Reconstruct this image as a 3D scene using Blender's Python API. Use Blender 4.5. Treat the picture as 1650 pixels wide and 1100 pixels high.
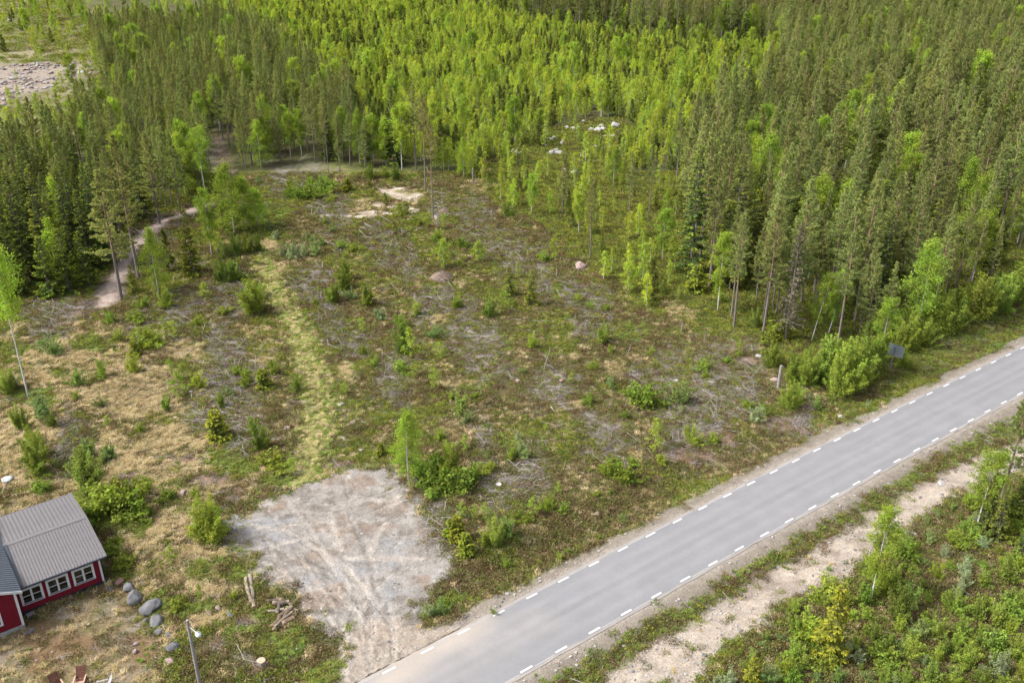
import bpy, math, random
import numpy as np
from mathutils import Vector, Matrix

for o in list(bpy.data.objects): bpy.data.objects.remove(o, do_unlink=True)
scene = bpy.context.scene
C = scene.collection
R_ = math.radians

# ------------------------------------------------------------------ camera, sky, sun, exposure
F_PX, PITCH, CAM_H = 1509.0, R_(26.09), 46.79
cam_d = bpy.data.cameras.new('camera'); cam = bpy.data.objects.new('camera', cam_d); C.objects.link(cam)
cam.location = (0, 0, CAM_H); cam.rotation_euler = (R_(90) - PITCH, 0, 0)
cam_d.sensor_width = 36; cam_d.lens = F_PX / 1650 * 36; cam_d.clip_end = 3000; cam_d.clip_start = 0.5
scene.camera = cam
SUN_EL, SUN_AZ = R_(50), R_(-100)         # azimuth from +Y towards +X: the light comes from the left
world = bpy.data.worlds.new('World'); scene.world = world; world.use_nodes = True
nt = world.node_tree; bg = nt.nodes['Background']
sky = nt.nodes.new('ShaderNodeTexSky'); sky.sky_type = 'NISHITA'; sky.sun_disc = False
sky.sun_elevation = SUN_EL; sky.sun_rotation = SUN_AZ; sky.air_density = 1.0; sky.dust_density = 6.0; sky.ozone_density = 1.0
hs = nt.nodes.new('ShaderNodeHueSaturation'); hs.inputs['Saturation'].default_value = 0.4      # thin even cloud: the sky is pale
nt.links.new(sky.outputs[0], hs.inputs['Color']); nt.links.new(hs.outputs[0], bg.inputs['Color'])
bg.inputs['Strength'].default_value = 0.11
sd = bpy.data.lights.new('sun', 'SUN'); sd.energy = 1.5; sd.angle = R_(10); sd.color = (1, 0.95, 0.87)
sun = bpy.data.objects.new('sun', sd); C.objects.link(sun)
dirv = Vector((math.sin(SUN_AZ) * math.cos(SUN_EL), math.cos(SUN_AZ) * math.cos(SUN_EL), math.sin(SUN_EL)))
sun.rotation_euler = dirv.to_track_quat('Z', 'Y').to_euler(); sun.location = dirv * 200
vs = scene.view_settings; vs.view_transform = 'Standard'; vs.look = 'None'; vs.gamma = 1.0; vs.exposure = 1.84
cy = scene.cycles
cy.max_bounces = 5; cy.diffuse_bounces = 3; cy.glossy_bounces = 2; cy.transmission_bounces = 3; cy.transparent_max_bounces = 6
cy.use_denoising = True; cy.denoiser = 'OPENIMAGEDENOISE'; cy.denoising_input_passes = 'RGB_ALBEDO_NORMAL'; cy.caustics_reflective = False; cy.caustics_refractive = False
cy.use_adaptive_sampling = False
scene.render.filter_size = 1.5 if hasattr(scene.render, 'filter_size') else 1.5

# ------------------------------------------------------------------ photo pixel <-> place
CT, ST = math.cos(PITCH), math.sin(PITCH)
def ray(x, y):
    a = (x - 825) / F_PX; b = -(y - 550) / F_PX
    return np.array([a, CT + b * ST, -ST + b * CT])
def at(x, y, z=0.0):
    d = ray(x, y); t = (z - CAM_H) / d[2]
    return np.array([d[0] * t, d[1] * t])
def px(X, Y, Z=0.0):
    z = Z - CAM_H
    d = Y * CT - z * ST; u = Y * ST + z * CT
    d = np.where(d < 1, 1, d)
    return 825 + F_PX * X / d, 550 - F_PX * u / d
def height_for(Y, y_top):                   # height of the point above ground distance Y seen at photo row y_top
    d = ray(825, y_top); return CAM_H + Y * d[2] / d[1]
def crop(x0, y0, s, rows):                  # rows measured on an enlarged detail
    return [(x0 + r[0] / s, y0 + r[1] / s, r[2] / s) + tuple(r[3:]) for r in rows]

# ------------------------------------------------------------------ noise
def _h(ix, iy, s):
    n = (ix.astype(np.int64) * 374761393 + iy.astype(np.int64) * 668265263 + s * 974634777) & 0x7fffffff
    n = ((n ^ (n >> 13)) * 1274126177) & 0x7fffffff
    return ((n ^ (n >> 16)) & 0xffff) / 65535.0
def vnoise(x, y, s=0):
    x = np.asarray(x, float); y = np.asarray(y, float)
    ix = np.floor(x); iy = np.floor(y); fx = x - ix; fy = y - iy
    fx = fx * fx * (3 - 2 * fx); fy = fy * fy * (3 - 2 * fy)
    ix = ix.astype(np.int64); iy = iy.astype(np.int64)
    a = _h(ix, iy, s); b = _h(ix + 1, iy, s); c = _h(ix, iy + 1, s); d = _h(ix + 1, iy + 1, s)
    return (a * (1 - fx) + b * fx) * (1 - fy) + (c * (1 - fx) + d * fx) * fy
def fbm(x, y, sc, s=0, o=4):
    v = 0; a = .5; t = 0
    for i in range(o):
        v = v + a * vnoise(x / sc + 17.3 * i, y / sc - 9.1 * i, s + i); t += a; a *= .55; sc *= .48
    return v / t
def sst(v, a, b):
    t = np.clip((v - a) / (b - a), 0, 1); return t * t * (3 - 2 * t)
def inpoly(x, y, P):
    x = np.asarray(x, float); y = np.asarray(y, float); r = np.zeros(x.shape, bool); n = len(P)
    for i in range(n):
        x1, y1 = P[i]; x2, y2 = P[(i + 1) % n]
        if y1 == y2: continue
        c = ((y1 > y) != (y2 > y)) & (x < (x2 - x1) * (y - y1) / (y2 - y1) + x1); r ^= c
    return r
def segdist(x, y, P, closed=False):
    m = np.full(np.shape(x), 1e9); n = len(P)
    for i in range(n if closed else n - 1):
        x1, y1 = P[i]; x2, y2 = P[(i + 1) % n]; dx, dy = x2 - x1, y2 - y1
        t = np.clip(((x - x1) * dx + (y - y1) * dy) / (dx * dx + dy * dy + 1e-9), 0, 1)
        m = np.minimum(m, np.hypot(x - x1 - t * dx, y - y1 - t * dy))
    return m
def W(poly): return [tuple(at(*p)) for p in poly]
def polymask(x, y, poly, soft=.8, amp=1.2, sc=3.0, seed=5):
    P = W(poly); xs = [p[0] for p in P]; ys = [p[1] for p in P]; r = np.zeros(np.shape(x))
    k = (x > min(xs) - 4) & (x < max(xs) + 4) & (y > min(ys) - 4) & (y < max(ys) + 4)
    if not k.any(): return r
    a, b = x[k], y[k]
    d = segdist(a, b, P, True); d = np.where(inpoly(a, b, P), d, -d)
    d = d + (fbm(a, b, sc, seed) - .5) * 2 * amp
    r[k] = sst(d, -soft, soft); return r

# ------------------------------------------------------------------ the road line
RX, RY, RAZ, RW, RK = -8.155, 46.092, R_(53.003), 5.396, 0.0001756
RD = np.array([math.sin(RAZ), math.cos(RAZ)]); RN = np.array([RD[1], -RD[0]])
def road_ts(x, y):                          # along, across (0 on the left edge line, RW on the right one)
    dx = x - RX; dy = y - RY; t = dx * RD[0] + dy * RD[1]; s = dx * RN[0] + dy * RN[1]
    return t, s - RK * t * t
def road_pt(t, s):
    q = s + RK * t * t; return np.array([RX + t * RD[0] + q * RN[0], RY + t * RD[1] + q * RN[1]])
PAVE_L, PAVE_R = -0.34, RW + 0.36

# ------------------------------------------------------------------ areas seen in the photo (outlines by photo pixel, laid out on the ground)
PAD = [(358, 850), (385, 826), (430, 806), (470, 782), (530, 762), (590, 750), (640, 762), (668, 796), (688, 812), (690, 835), (700, 858), (716, 888), (735, 918), (722, 945), (694, 972), (676, 996), (700, 1008), (745, 1004), (760, 1012), (600, 1110), (548, 1120), (556, 1060), (530, 1020), (500, 985), (470, 955), (430, 930), (400, 902), (366, 882)]
SANDR = [(930, 1115), (1000, 1062), (1100, 1003), (1200, 942), (1290, 884), (1400, 822), (1500, 765), (1600, 716), (1670, 690), (1670, 745), (1560, 790), (1480, 832), (1440, 880), (1390, 905), (1330, 945), (1262, 972), (1230, 1012), (1180, 1042), (1125, 1092), (1110, 1120)]
YARD = [(-40, 1120), (-40, 1030), (40, 1010), (172, 938), (205, 950), (230, 985), (248, 1040), (262, 1120)]
PATH = [(138, 492), (186, 488), (202, 455), (214, 428), (228, 396), (214, 390), (190, 414), (168, 442), (152, 466)]
PATHLINE = [(166, 490), (180, 462), (194, 438), (204, 416), (213, 402), (224, 388), (240, 370), (262, 358), (296, 345), (340, 330)]
BROWN = [(50, 530), (130, 488), (180, 420), (205, 385), (250, 346), (300, 338), (345, 318), (352, 262), (332, 214), (348, 206), (380, 280), (376, 320), (345, 345), (275, 368), (240, 400), (215, 450), (190, 492), (100, 528)]
PIT = [(604, 298), (640, 292), (680, 305), (688, 326), (652, 330), (640, 346), (600, 344), (556, 352), (540, 342), (590, 326)]
TRACK = [(404, 398), (418, 412), (436, 450), (458, 490), (484, 535), (502, 582), (514, 630), (512, 680), (500, 730), (488, 772)]
PITS = [(655, 314, 26, 9), (628, 304, 26, 6), (640, 330, 24, 7), (600, 342, 34, 5), (662, 344, 14, 10), (575, 350, 22, 4), (520, 348, 16, 3), (672, 320, 12, 8), (700, 352, 8, 6), (610, 330, 12, 6)]
CLEAR = [(-200, 560), (-40, 540), (60, 512), (130, 487), (165, 466), (198, 385), (240, 348), (300, 333), (345, 298), (330, 214), (350, 208), (382, 275), (420, 272), (480, 260), (560, 268), (640, 280), (700, 277), (760, 292), (800, 332), (850, 352), (900, 380), (960, 428), (1030, 478), (1060, 505), (1120, 514), (1180, 532), (1240, 548), (1290, 562), (1330, 600), (1420, 592), (1480, 548), (1560, 496), (1620, 462), (1760, 400), (2400, 400), (2400, 2400), (-900, 2400), (-900, 560)]
LEFTCLEAR = [(-300, -60), (100, -60), (128, -10), (148, 40), (150, 90), (176, 140), (160, 200), (120, 240), (60, 268), (0, 280), (-300, 290)]
STONY = [(-100, 118), (60, 102), (130, 106), (140, 124), (70, 146), (0, 170), (-100, 190)]
BIRCHZ = [(350, -70), (560, -70), (700, -20), (760, 20), (900, 52), (1100, 72), (1250, 78), (1262, 120), (1225, 180), (1140, 225), (1112, 270), (1060, 305), (1000, 310), (940, 336), (860, 346), (790, 326), (740, 288), (690, 272), (640, 262), (606, 250), (574, 200), (505, 135), (430, 84), (400, 40)]
ROCKZ = [(806, 240), (850, 232), (880, 238), (872, 214), (930, 194), (1010, 190), (1030, 225), (975, 252), (905, 268), (880, 285), (830, 256)]
FARTOP = [(690, -20), (1000, -40), (1500, -90), (2200, -100), (1400, 10), (1330, 64), (1100, 66), (900, 44), (760, 22), (690, 4)]
BUSHR = [(1120, 1130), (1180, 1060), (1240, 1000), (1300, 965), (1400, 930), (1470, 850), (1560, 800), (1680, 750), (1760, 1130)]
STRAW = [(118, 566, 80, 22), (90, 606, 55, 22), (180, 585, 45, 12), (256, 566, 40, 8), (250, 600, 40, 12), (395, 578, 45, 14), (160, 632, 95, 22), (236, 652, 80, 18), (262, 708, 80, 24), (170, 708, 60, 20), (310, 690, 50, 10), (60, 672, 55, 26), (20, 700, 35, 40), (215, 752, 45, 16), (112, 780, 20, 10), (20, 760, 30, 20),
         (690, 484, 26, 14), (700, 520, 28, 14), (780, 545, 30, 12), (776, 585, 34, 12), (840, 573, 20, 10), (914, 575, 26, 7), (990, 597, 34, 12), (740, 566, 25, 8), (910, 655, 26, 8), (760, 690, 40, 28), (740, 615, 40, 8), (1030, 580, 20, 10), (1020, 650, 30, 12), (1000, 690, 40, 14), (740, 455, 14, 6), (745, 800, 30, 10), (790, 820, 30, 12), (800, 850, 22, 10), (960, 790, 34, 12), (1000, 740, 30, 12), (870, 852, 30, 8), (760, 745, 26, 10), (1130, 640, 30, 16), (1200, 640, 25, 14), (620, 330, 50, 12), (580, 345, 40, 8), (450, 430, 50, 16), (430, 400, 22, 12), (680, 450, 16, 18), (650, 420, 20, 10), (1098, 505, 26, 10), (1080, 490, 14, 6), (440, 350, 14, 6), (770, 305, 30, 20), (310, 800, 30, 10), (240, 860, 60, 30), (300, 900, 50, 40), (330, 940, 50, 24), (270, 1010, 16, 30), (330, 1000, 40, 20), (560, 600, 12, 20)]
GREEN = [(365, 738, 40, 16), (395, 755, 26, 10), (440, 770, 40, 10), (150, 560, 60, 14), (20, 560, 40, 16), (60, 640, 40, 14), (100, 600, 20, 8), (330, 925, 26, 18), (360, 905, 20, 10), (380, 925, 20, 12), (415, 985, 14, 8), (435, 1040, 28, 22), (400, 1010, 16, 8), (480, 1030, 22, 22), (525, 1085, 26, 28), (500, 1080, 10, 8), (310, 980, 30, 20), (345, 1005, 16, 10), (370, 1015, 18, 8), (430, 345, 36, 22), (420, 372, 40, 14), (440, 360, 20, 20), (700, 985, 40, 18), (690, 850, 14, 10), (740, 960, 40, 14), (150, 830, 50, 30), (210, 850, 30, 20), (240, 1030, 10, 30), (260, 985, 20, 30), (225, 1020, 12, 30), (1010, 530, 40, 14), (960, 540, 30, 14), (790, 610, 20, 10), (830, 720, 30, 10), (980, 700, 30, 10), (650, 660, 30, 10)]
SOIL = [(480, 745, 30, 12), (345, 770, 40, 12), (380, 795, 20, 12), (300, 740, 40, 10), (540, 745, 30, 8), (1190, 560, 30, 10), (1140, 700, 60, 14), (1260, 680, 40, 12), (1215, 575, 30, 8), (345, 1035, 26, 20), (395, 1000, 26, 14), (400, 1060, 26, 14), (1300, 650, 30, 10), (250, 380, 30, 12), (210, 770, 30, 12), (660, 770, 40, 10), (1110, 730, 50, 12)]
BRASH = crop(0, 370, 2.973, [(1090, 700, 130, 60), (1160, 800, 130, 70), (1090, 295, 110, 32), (840, 400, 80, 40), (1040, 520, 100, 30), (660, 465, 70, 34), (350, 1000, 95, 60), (230, 420, 120, 46), (340, 350, 70, 34), (1460, 245, 90, 30), (1600, 450, 60, 50), (1100, 580, 80, 36), (950, 330, 60, 20), (1550, 370, 60, 25), (960, 890, 80, 30), (1150, 950, 70, 46)]) \
    + crop(550, 370, 2.973, [(570, 500, 80, 35), (680, 585, 130, 50), (240, 690, 85, 50), (1000, 745, 120, 40), (600, 410, 60, 46), (500, 310, 50, 28), (970, 220, 60, 30), (850, 110, 80, 25), (1260, 970, 120, 40), (1570, 880, 80, 56), (1560, 640, 90, 46), (1220, 420, 110, 50), (60, 545, 90, 25), (400, 340, 60, 40), (230, 90, 100, 35), (690, 1000, 80, 40), (790, 680, 50, 20), (1600, 980, 70, 44), (1420, 700, 60, 28), (330, 170, 40, 40)]) \
    + crop(550, 730, 2.973, [(920, 70, 110, 56), (740, 180, 80, 44), (460, 310, 76, 60), (1310, 20, 60, 30)]) \
    + crop(350, 240, 4.075, [(420, 205, 110, 34), (600, 175, 110, 26), (1030, 555, 70, 25), (1150, 640, 100, 35), (620, 890, 140, 35), (720, 1030, 70, 36), (650, 405, 80, 20), (1465, 390, 60, 34), (1510, 960, 60, 30), (90, 930, 110, 44), (800, 490, 80, 50)]) \
    + crop(700, 240, 4.075, [(540, 680, 100, 40), (720, 830, 70, 48), (260, 470, 120, 40), (330, 550, 110, 40), (920, 945, 100, 30), (1060, 1020, 70, 40)]) \
    + crop(1100, 370, 2.973, [(130, 800, 130, 90), (300, 740, 80, 60), (560, 900, 80, 40), (60, 900, 80, 46)]) + [(250, 425, 30, 10), (245, 352, 30, 9), (345, 240, 14, 20)]
HEATHBANK = [(735, 935), (800, 880), (870, 838), (1000, 768), (1130, 700), (1220, 650), (1240, 668), (1150, 735), (1010, 822), (900, 892), (790, 962)]
def ellmask(x, y, lst, amp=.35, seed=31):
    PX, PY = px(x, y); r = np.zeros(np.shape(x)); n = (fbm(x, y, 2.2, seed) - .5) * 2
    for e in lst:
        k = (np.abs(PX - e[0]) < e[2] * 1.8) & (np.abs(PY - e[1]) < e[3] * 1.8)
        if not k.any(): continue
        q = np.hypot((PX[k] - e[0]) / e[2], (PY[k] - e[1]) / e[3]) + n[k] * amp * 2
        r[k] = np.maximum(r[k], 1 - sst(q, .6, 1.25))
    return r
HOUSE_O = at(169, 938.5); HA = R_(37); HU = np.array([math.cos(HA), math.sin(HA)]); HV = np.array([-HU[1], HU[0]])
def house_uv(x, y):
    dx = x - HOUSE_O[0]; dy = y - HOUSE_O[1]; return dx * HU[0] + dy * HU[1], dx * HV[0] + dy * HV[1]

def terrain(x, y):
    x = np.asarray(x, float); y = np.asarray(y, float)
    t, s = road_ts(x, y); d = np.maximum(PAVE_L - s, s - PAVE_R)          # metres outside the paving
    z = (fbm(x, y, 14, 3) - .5) * 1.1 + (fbm(x, y, 2.2, 8) - .5) * .34
    off = sst(d, 1.2, 5.0)
    PX, PY = px(x, y)
    flat = np.maximum(polymask(x, y, PAD, 1.2, .5), 0)
    u, v = house_uv(x, y)
    hs_ = sst(np.maximum(np.maximum(u - 1, -20 - u), np.maximum(-11 - v, v - 11)), 0, 4)
    z = z * off * (1 - .9 * flat) * (.1 + .9 * hs_)
    z = z - sst(d, .7, 2.6) * (1 - sst(d, 3.2, 6)) * .42 * (1 - flat)        # ditch beside the road
    z = z - .02 - .1 * (d < -.95)
    pit = polymask(x, y, PIT, 1.5, .6); z = z - pit * .25
    return z
def ground_at(x, y):
    p = at(x, y, 0)
    for _ in range(3):
        z = float(terrain(p[0:1], p[1:2])[0]); p = at(x, y, z)
    return np.array([p[0], p[1], z])

# ------------------------------------------------------------------ mesh helpers
class MB:
    def __init__(s): s.V = []; s.T = []; s.C = []; s.M = []; s.n = 0
    def add(s, V, T, col, m=0):
        V = np.asarray(V, float).reshape(-1, 3); T = np.asarray(T, int).reshape(-1, 3)
        col = np.asarray(col, float); 
        if col.ndim == 1: col = np.tile(col, (len(V), 1))
        s.V.append(V); s.T.append(T + s.n); s.C.append(col); s.M.append(np.full(len(T), m)); s.n += len(V); return s
    def tube(s, P, r, col, n=5, m=0, cap=True):
        P = np.asarray(P, float); k = len(P); r = np.broadcast_to(np.asarray(r, float), (k,))
        d = np.gradient(P, axis=0); d /= np.linalg.norm(d, axis=1)[:, None] + 1e-9
        ref = np.array([0, 0, 1.0]) if abs(d[0][2]) < .9 else np.array([1.0, 0, 0])
        a = np.cross(d, ref); a /= np.linalg.norm(a, axis=1)[:, None] + 1e-9; b = np.cross(d, a)
        th = np.arange(n) * 2 * np.pi / n
        V = (P[:, None] + r[:, None, None] * (np.cos(th)[None, :, None] * a[:, None] + np.sin(th)[None, :, None] * b[:, None])).reshape(-1, 3)
        i = np.arange(k - 1)[:, None] * n; j = np.arange(n)[None]; j2 = (j + 1) % n
        q = np.stack([i + j, i + j2, i + n + j2, i + n + j], -1).reshape(-1, 4)
        T = np.concatenate([q[:, [0, 2, 1]], q[:, [0, 3, 2]]])
        if cap:
            V = np.concatenate([V, P[-1:], P[:1]]); e = (k - 1) * n; jj = np.arange(n)
            T = np.concatenate([T, np.stack([e + (jj + 1) % n, np.full(n, k * n), e + jj], -1), np.stack([jj, np.full(n, k * n + 1), (jj + 1) % n], -1)])
        col = np.asarray(col, float)
        if col.ndim == 2: col = np.concatenate([np.repeat(col, n, 0)] + ([col[-1:], col[:1]] if cap else []))
        return s.add(V, T, col, m)
    def box(s, lo, hi, col=(1, 1, 1), m=0, M=None):
        lo = np.asarray(lo, float); hi = np.asarray(hi, float)
        V = np.array([[(lo, hi)[i][0], (lo, hi)[j][1], (lo, hi)[k][2]] for i in (0, 1) for j in (0, 1) for k in (0, 1)])
        if M is not None: V = np.array([list(M @ Vector(v)) for v in V])
        q = [(0, 1, 3, 2), (4, 6, 7, 5), (0, 4, 5, 1), (2, 3, 7, 6), (0, 2, 6, 4), (1, 5, 7, 3)]
        T = [t for a in q for t in ((a[0], a[1], a[2]), (a[0], a[2], a[3]))]
        return s.add(V, T, col, m)
    def hexa(s, P, col=(1, 1, 1), m=0):     # P: bottom ring of n then top ring of n
        P = np.asarray(P, float); n = len(P) // 2; T = []
        for i in range(n):
            j = (i + 1) % n; T += [(i, j, n + j), (i, n + j, n + i)]
        for i in range(1, n - 1): T += [(0, i + 1, i), (n, n + i, n + i + 1)]
        return s.add(P, T, col, m)
    def leaves(s, P, A, B, col, m=0):       # diamonds: centre, half length vector, half width vector
        n = len(P); V = np.stack([P - A, P + B, P + A, P - B], 1).reshape(-1, 3)
        i = np.arange(n)[:, None] * 4; T = np.concatenate([i + [0, 1, 2], i + [0, 2, 3]])
        col = np.asarray(col, float); col = np.tile(col, (n, 1)) if col.ndim == 1 else col
        return s.add(V, T, np.repeat(col, 4, 0), m)
    def join(s, o, m=None):
        base = s.n
        for V, T, c, M in zip(o.V, o.T, o.C, o.M):
            s.V.append(V); s.T.append(T + base); s.C.append(c); s.M.append(M if m is None else np.full(len(T), m))
        s.n += o.n; return s
    def mesh(s, name, mats, smooth=False):
        V = np.concatenate(s.V); T = np.concatenate(s.T); Cc = np.concatenate(s.C); M = np.concatenate(s.M)
        me = bpy.data.meshes.new(name); me.vertices.add(len(V)); me.vertices.foreach_set('co', V.ravel())
        me.loops.add(len(T) * 3); me.loops.foreach_set('vertex_index', T.ravel().astype(np.int32))
        me.polygons.add(len(T)); me.polygons.foreach_set('loop_start', (np.arange(len(T)) * 3).astype(np.int32))
        me.polygons.foreach_set('loop_total', np.full(len(T), 3, np.int32))
        for mt in (mats if isinstance(mats, (list, tuple)) else [mats]): me.materials.append(mt)
        me.polygons.foreach_set('material_index', M.astype(np.int32))
        me.polygons.foreach_set('use_smooth', np.full(len(T), smooth))
        a = me.color_attributes.new('Col', 'FLOAT_COLOR', 'POINT')
        a.data.foreach_set('color', np.concatenate([Cc, np.ones((len(Cc), 1))], 1).ravel().astype(np.float32))
        me.update(calc_edges=True); return me
def new(name, me, parent=None, loc=None, rz=0.0, sc=None):
    o = bpy.data.objects.new(name, me); C.objects.link(o)
    if parent is not None: o.parent = parent
    if loc is not None: o.location = loc
    if rz: o.rotation_euler = (0, 0, rz)
    if sc is not None: o.scale = sc if hasattr(sc, '__len__') else (sc, sc, sc)
    return o
def tag(o, label, cat, group=None):
    o['label'] = label; o['category'] = cat
    if group: o['group'] = group
    return o

# ------------------------------------------------------------------ materials
def mat(name): 
    m = bpy.data.materials.new(name); m.use_nodes = True; n = m.node_tree; n.nodes.clear()
    out = n.nodes.new('ShaderNodeOutputMaterial'); return m, n, out
def N(n, t, **kw):
    o = n.nodes.new(t)
    for k, v in kw.items():
        if k in o.inputs: o.inputs[k].default_value = v
        else: setattr(o, k, v)
    return o
def mathn(n, op, a, b):
    o = N(n, 'ShaderNodeMath', operation=op)
    for i, v in enumerate((a, b)):
        if hasattr(v, 'is_linked'): n.links.new(v, o.inputs[i])
        else: o.inputs[i].default_value = v
    return o.outputs[0]
def mulcol(n, c, f):                       # colour times a value
    o = N(n, 'ShaderNodeVectorMath', operation='SCALE'); n.links.new(c, o.inputs[0])
    if hasattr(f, 'is_linked'): n.links.new(f, o.inputs['Scale'])
    else: o.inputs['Scale'].default_value = f
    return o.outputs[0]
def maprange(n, v, a, b, c, d):
    o = N(n, 'ShaderNodeMapRange'); n.links.new(v, o.inputs[0])
    for i, q in enumerate((a, b, c, d)): o.inputs[i + 1].default_value = q
    return o.outputs[0]
def foliage(name, trans=.4, vary=.28, warm=.05):
    m, n, out = mat(name); a = N(n, 'ShaderNodeAttribute', attribute_name='Col'); oi = N(n, 'ShaderNodeObjectInfo')
    f = maprange(n, oi.outputs['Random'], 0, 1, 1 - vary, 1 + vary); c = mulcol(n, a.outputs['Color'], f)
    hu = N(n, 'ShaderNodeHueSaturation'); w = N(n, 'ShaderNodeTexWhiteNoise', noise_dimensions='1D'); n.links.new(oi.outputs['Random'], w.inputs['W'])
    n.links.new(maprange(n, w.outputs['Value'], 0, 1, .5 - warm * .5, .5 + warm * .3), hu.inputs['Hue']); n.links.new(c, hu.inputs['Color'])
    d = N(n, 'ShaderNodeBsdfDiffuse'); t = N(n, 'ShaderNodeBsdfTranslucent'); mx = N(n, 'ShaderNodeMixShader'); mx.inputs[0].default_value = trans
    n.links.new(hu.outputs[0], d.inputs['Color'])
    tc = N(n, 'ShaderNodeMix', data_type='RGBA', blend_type='MULTIPLY'); tc.inputs[0].default_value = 1; n.links.new(hu.outputs[0], tc.inputs[6]); tc.inputs[7].default_value = (1.25, 1.2, .6, 1)
    n.links.new(tc.outputs[2], t.inputs['Color'])
    n.links.new(d.outputs[0], mx.inputs[1]); n.links.new(t.outputs[0], mx.inputs[2]); n.links.new(mx.outputs[0], out.inputs[0]); return m
def paint(name, col, rough=.6, noise=.2, scale=3.0, bump=.0, spec=.3, attr=False, metal=0.0, stretch=None, detail=6):
    m, n, out = mat(name); b = N(n, 'ShaderNodeBsdfPrincipled'); b.inputs['Roughness'].default_value = rough; b.inputs['Specular IOR Level'].default_value = spec; b.inputs['Metallic'].default_value = metal
    tc = N(n, 'ShaderNodeTexCoord'); no = N(n, 'ShaderNodeTexNoise', Scale=scale, Detail=detail, Roughness=.65)
    if stretch:
        mp = N(n, 'ShaderNodeMapping'); mp.inputs['Scale'].default_value = stretch; n.links.new(tc.outputs['Object'], mp.inputs[0]); n.links.new(mp.outputs[0], no.inputs['Vector'])
    else: n.links.new(tc.outputs['Object'], no.inputs['Vector'])
    f = maprange(n, no.outputs['Fac'], .25, .75, 1 - noise, 1 + noise)
    if attr: src = N(n, 'ShaderNodeAttribute', attribute_name='Col').outputs['Color']
    else:
        r = N(n, 'ShaderNodeRGB'); r.outputs[0].default_value = (*col, 1); src = r.outputs[0]
    n.links.new(mulcol(n, src, f), b.inputs['Base Color'])
    if bump:
        bp = N(n, 'ShaderNodeBump'); bp.inputs['Strength'].default_value = bump; bp.inputs['Distance'].default_value = .02; n.links.new(no.outputs['Fac'], bp.inputs['Height']); n.links.new(bp.outputs[0], b.inputs['Normal'])
    n.links.new(b.outputs[0], out.inputs[0]); return m
def ground_mat():
    m, n, out = mat('ground_cover'); b = N(n, 'ShaderNodeBsdfPrincipled'); b.inputs['Roughness'].default_value = .95; b.inputs['Specular IOR Level'].default_value = .1
    g = N(n, 'ShaderNodeNewGeometry'); a = N(n, 'ShaderNodeAttribute', attribute_name='Col')
    def noise(s, d=5, r=.7):
        o = N(n, 'ShaderNodeTexNoise', Scale=s, Detail=d, Roughness=r); n.links.new(g.outputs['Position'], o.inputs['Vector']); return o.outputs['Fac']
    n1 = noise(1.1); n2 = noise(7.0, 4, .75)
    f = mathn(n, 'MULTIPLY', maprange(n, n1, .3, .7, .74, 1.26), maprange(n, n2, .3, .7, .66, 1.36))
    vo = N(n, 'ShaderNodeTexVoronoi', Scale=4.5); n.links.new(g.outputs['Position'], vo.inputs['Vector'])
    peb = maprange(n, vo.outputs['Distance'], .05, .16, 1.0, 0.0)
    sel = N(n, 'ShaderNodeSeparateColor'); n.links.new(vo.outputs['Color'], sel.inputs[0])
    peb = mathn(n, 'MULTIPLY', peb, maprange(n, sel.outputs[0], .7, .75, 0, 1)); 
    al = N(n, 'ShaderNodeAttribute', attribute_name='Peb'); peb = mathn(n, 'MULTIPLY', peb, al.outputs['Fac'])
    mx = N(n, 'ShaderNodeMix', data_type='RGBA'); n.links.new(peb, mx.inputs[0]); n.links.new(mulcol(n, a.outputs['Color'], f), mx.inputs[6]); mx.inputs[7].default_value = (.32, .3, .28, 1)
    n.links.new(mx.outputs[2], b.inputs['Base Color'])
    bp = N(n, 'ShaderNodeBump'); bp.inputs['Strength'].default_value = .6; bp.inputs['Distance'].default_value = .12; n.links.new(f, bp.inputs['Height']); n.links.new(bp.outputs[0], b.inputs['Normal'])
    n.links.new(b.outputs[0], out.inputs[0]); return m
def road_mat():
    m, n, out = mat('asphalt'); b = N(n, 'ShaderNodeBsdfPrincipled'); b.inputs['Roughness'].default_value = .85; b.inputs['Specular IOR Level'].default_value = .25
    g = N(n, 'ShaderNodeNewGeometry'); a = N(n, 'ShaderNodeAttribute', attribute_name='Col')
    o = N(n, 'ShaderNodeTexNoise', Scale=9.0, Detail=6, Roughness=.8); n.links.new(g.outputs['Position'], o.inputs['Vector'])
    o2 = N(n, 'ShaderNodeTexNoise', Scale=.5, Detail=4, Roughness=.6); n.links.new(g.outputs['Position'], o2.inputs['Vector'])
    f = mathn(n, 'MULTIPLY', maprange(n, o.outputs['Fac'], .3, .7, .9, 1.1), maprange(n, o2.outputs['Fac'], .3, .7, .94, 1.06))
    n.links.new(mulcol(n, a.outputs['Color'], f), b.inputs['Base Color']); n.links.new(b.outputs[0], out.inputs[0]); return m
M_LEAF = foliage('birch_leaves', .42, .26, .03); M_PINE = foliage('pine_needles', .35, .22, .05); M_SPRUCE = foliage('spruce_needles', .3, .22, .05)
M_SHRUB = foliage('shrub_leaves', .38, .2, .05); M_HEATH = foliage('heather_twigs', .25, .3, .05); M_GRASS = foliage('grass_blades', .3, .2, .03)
M_BARK = paint('bark', (1, 1, 1), .9, .3, 5, .5, .1, attr=True); M_STICK = paint('dead_wood', (1, 1, 1), .9, .25, 4, 0, .1, attr=True)
M_STONE = paint('stone', (1, 1, 1), .85, .3, 2.2, .6, .2, attr=True)
M_GROUND = ground_mat(); M_ROAD = road_mat()
M_LINE = paint('road_paint', (.38, .38, .376), .75, .22, 9, 0, .2); M_OLDLINE = paint('worn_road_paint', (.22, .215, .22), .8, .25, 5, 0, .2)
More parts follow.
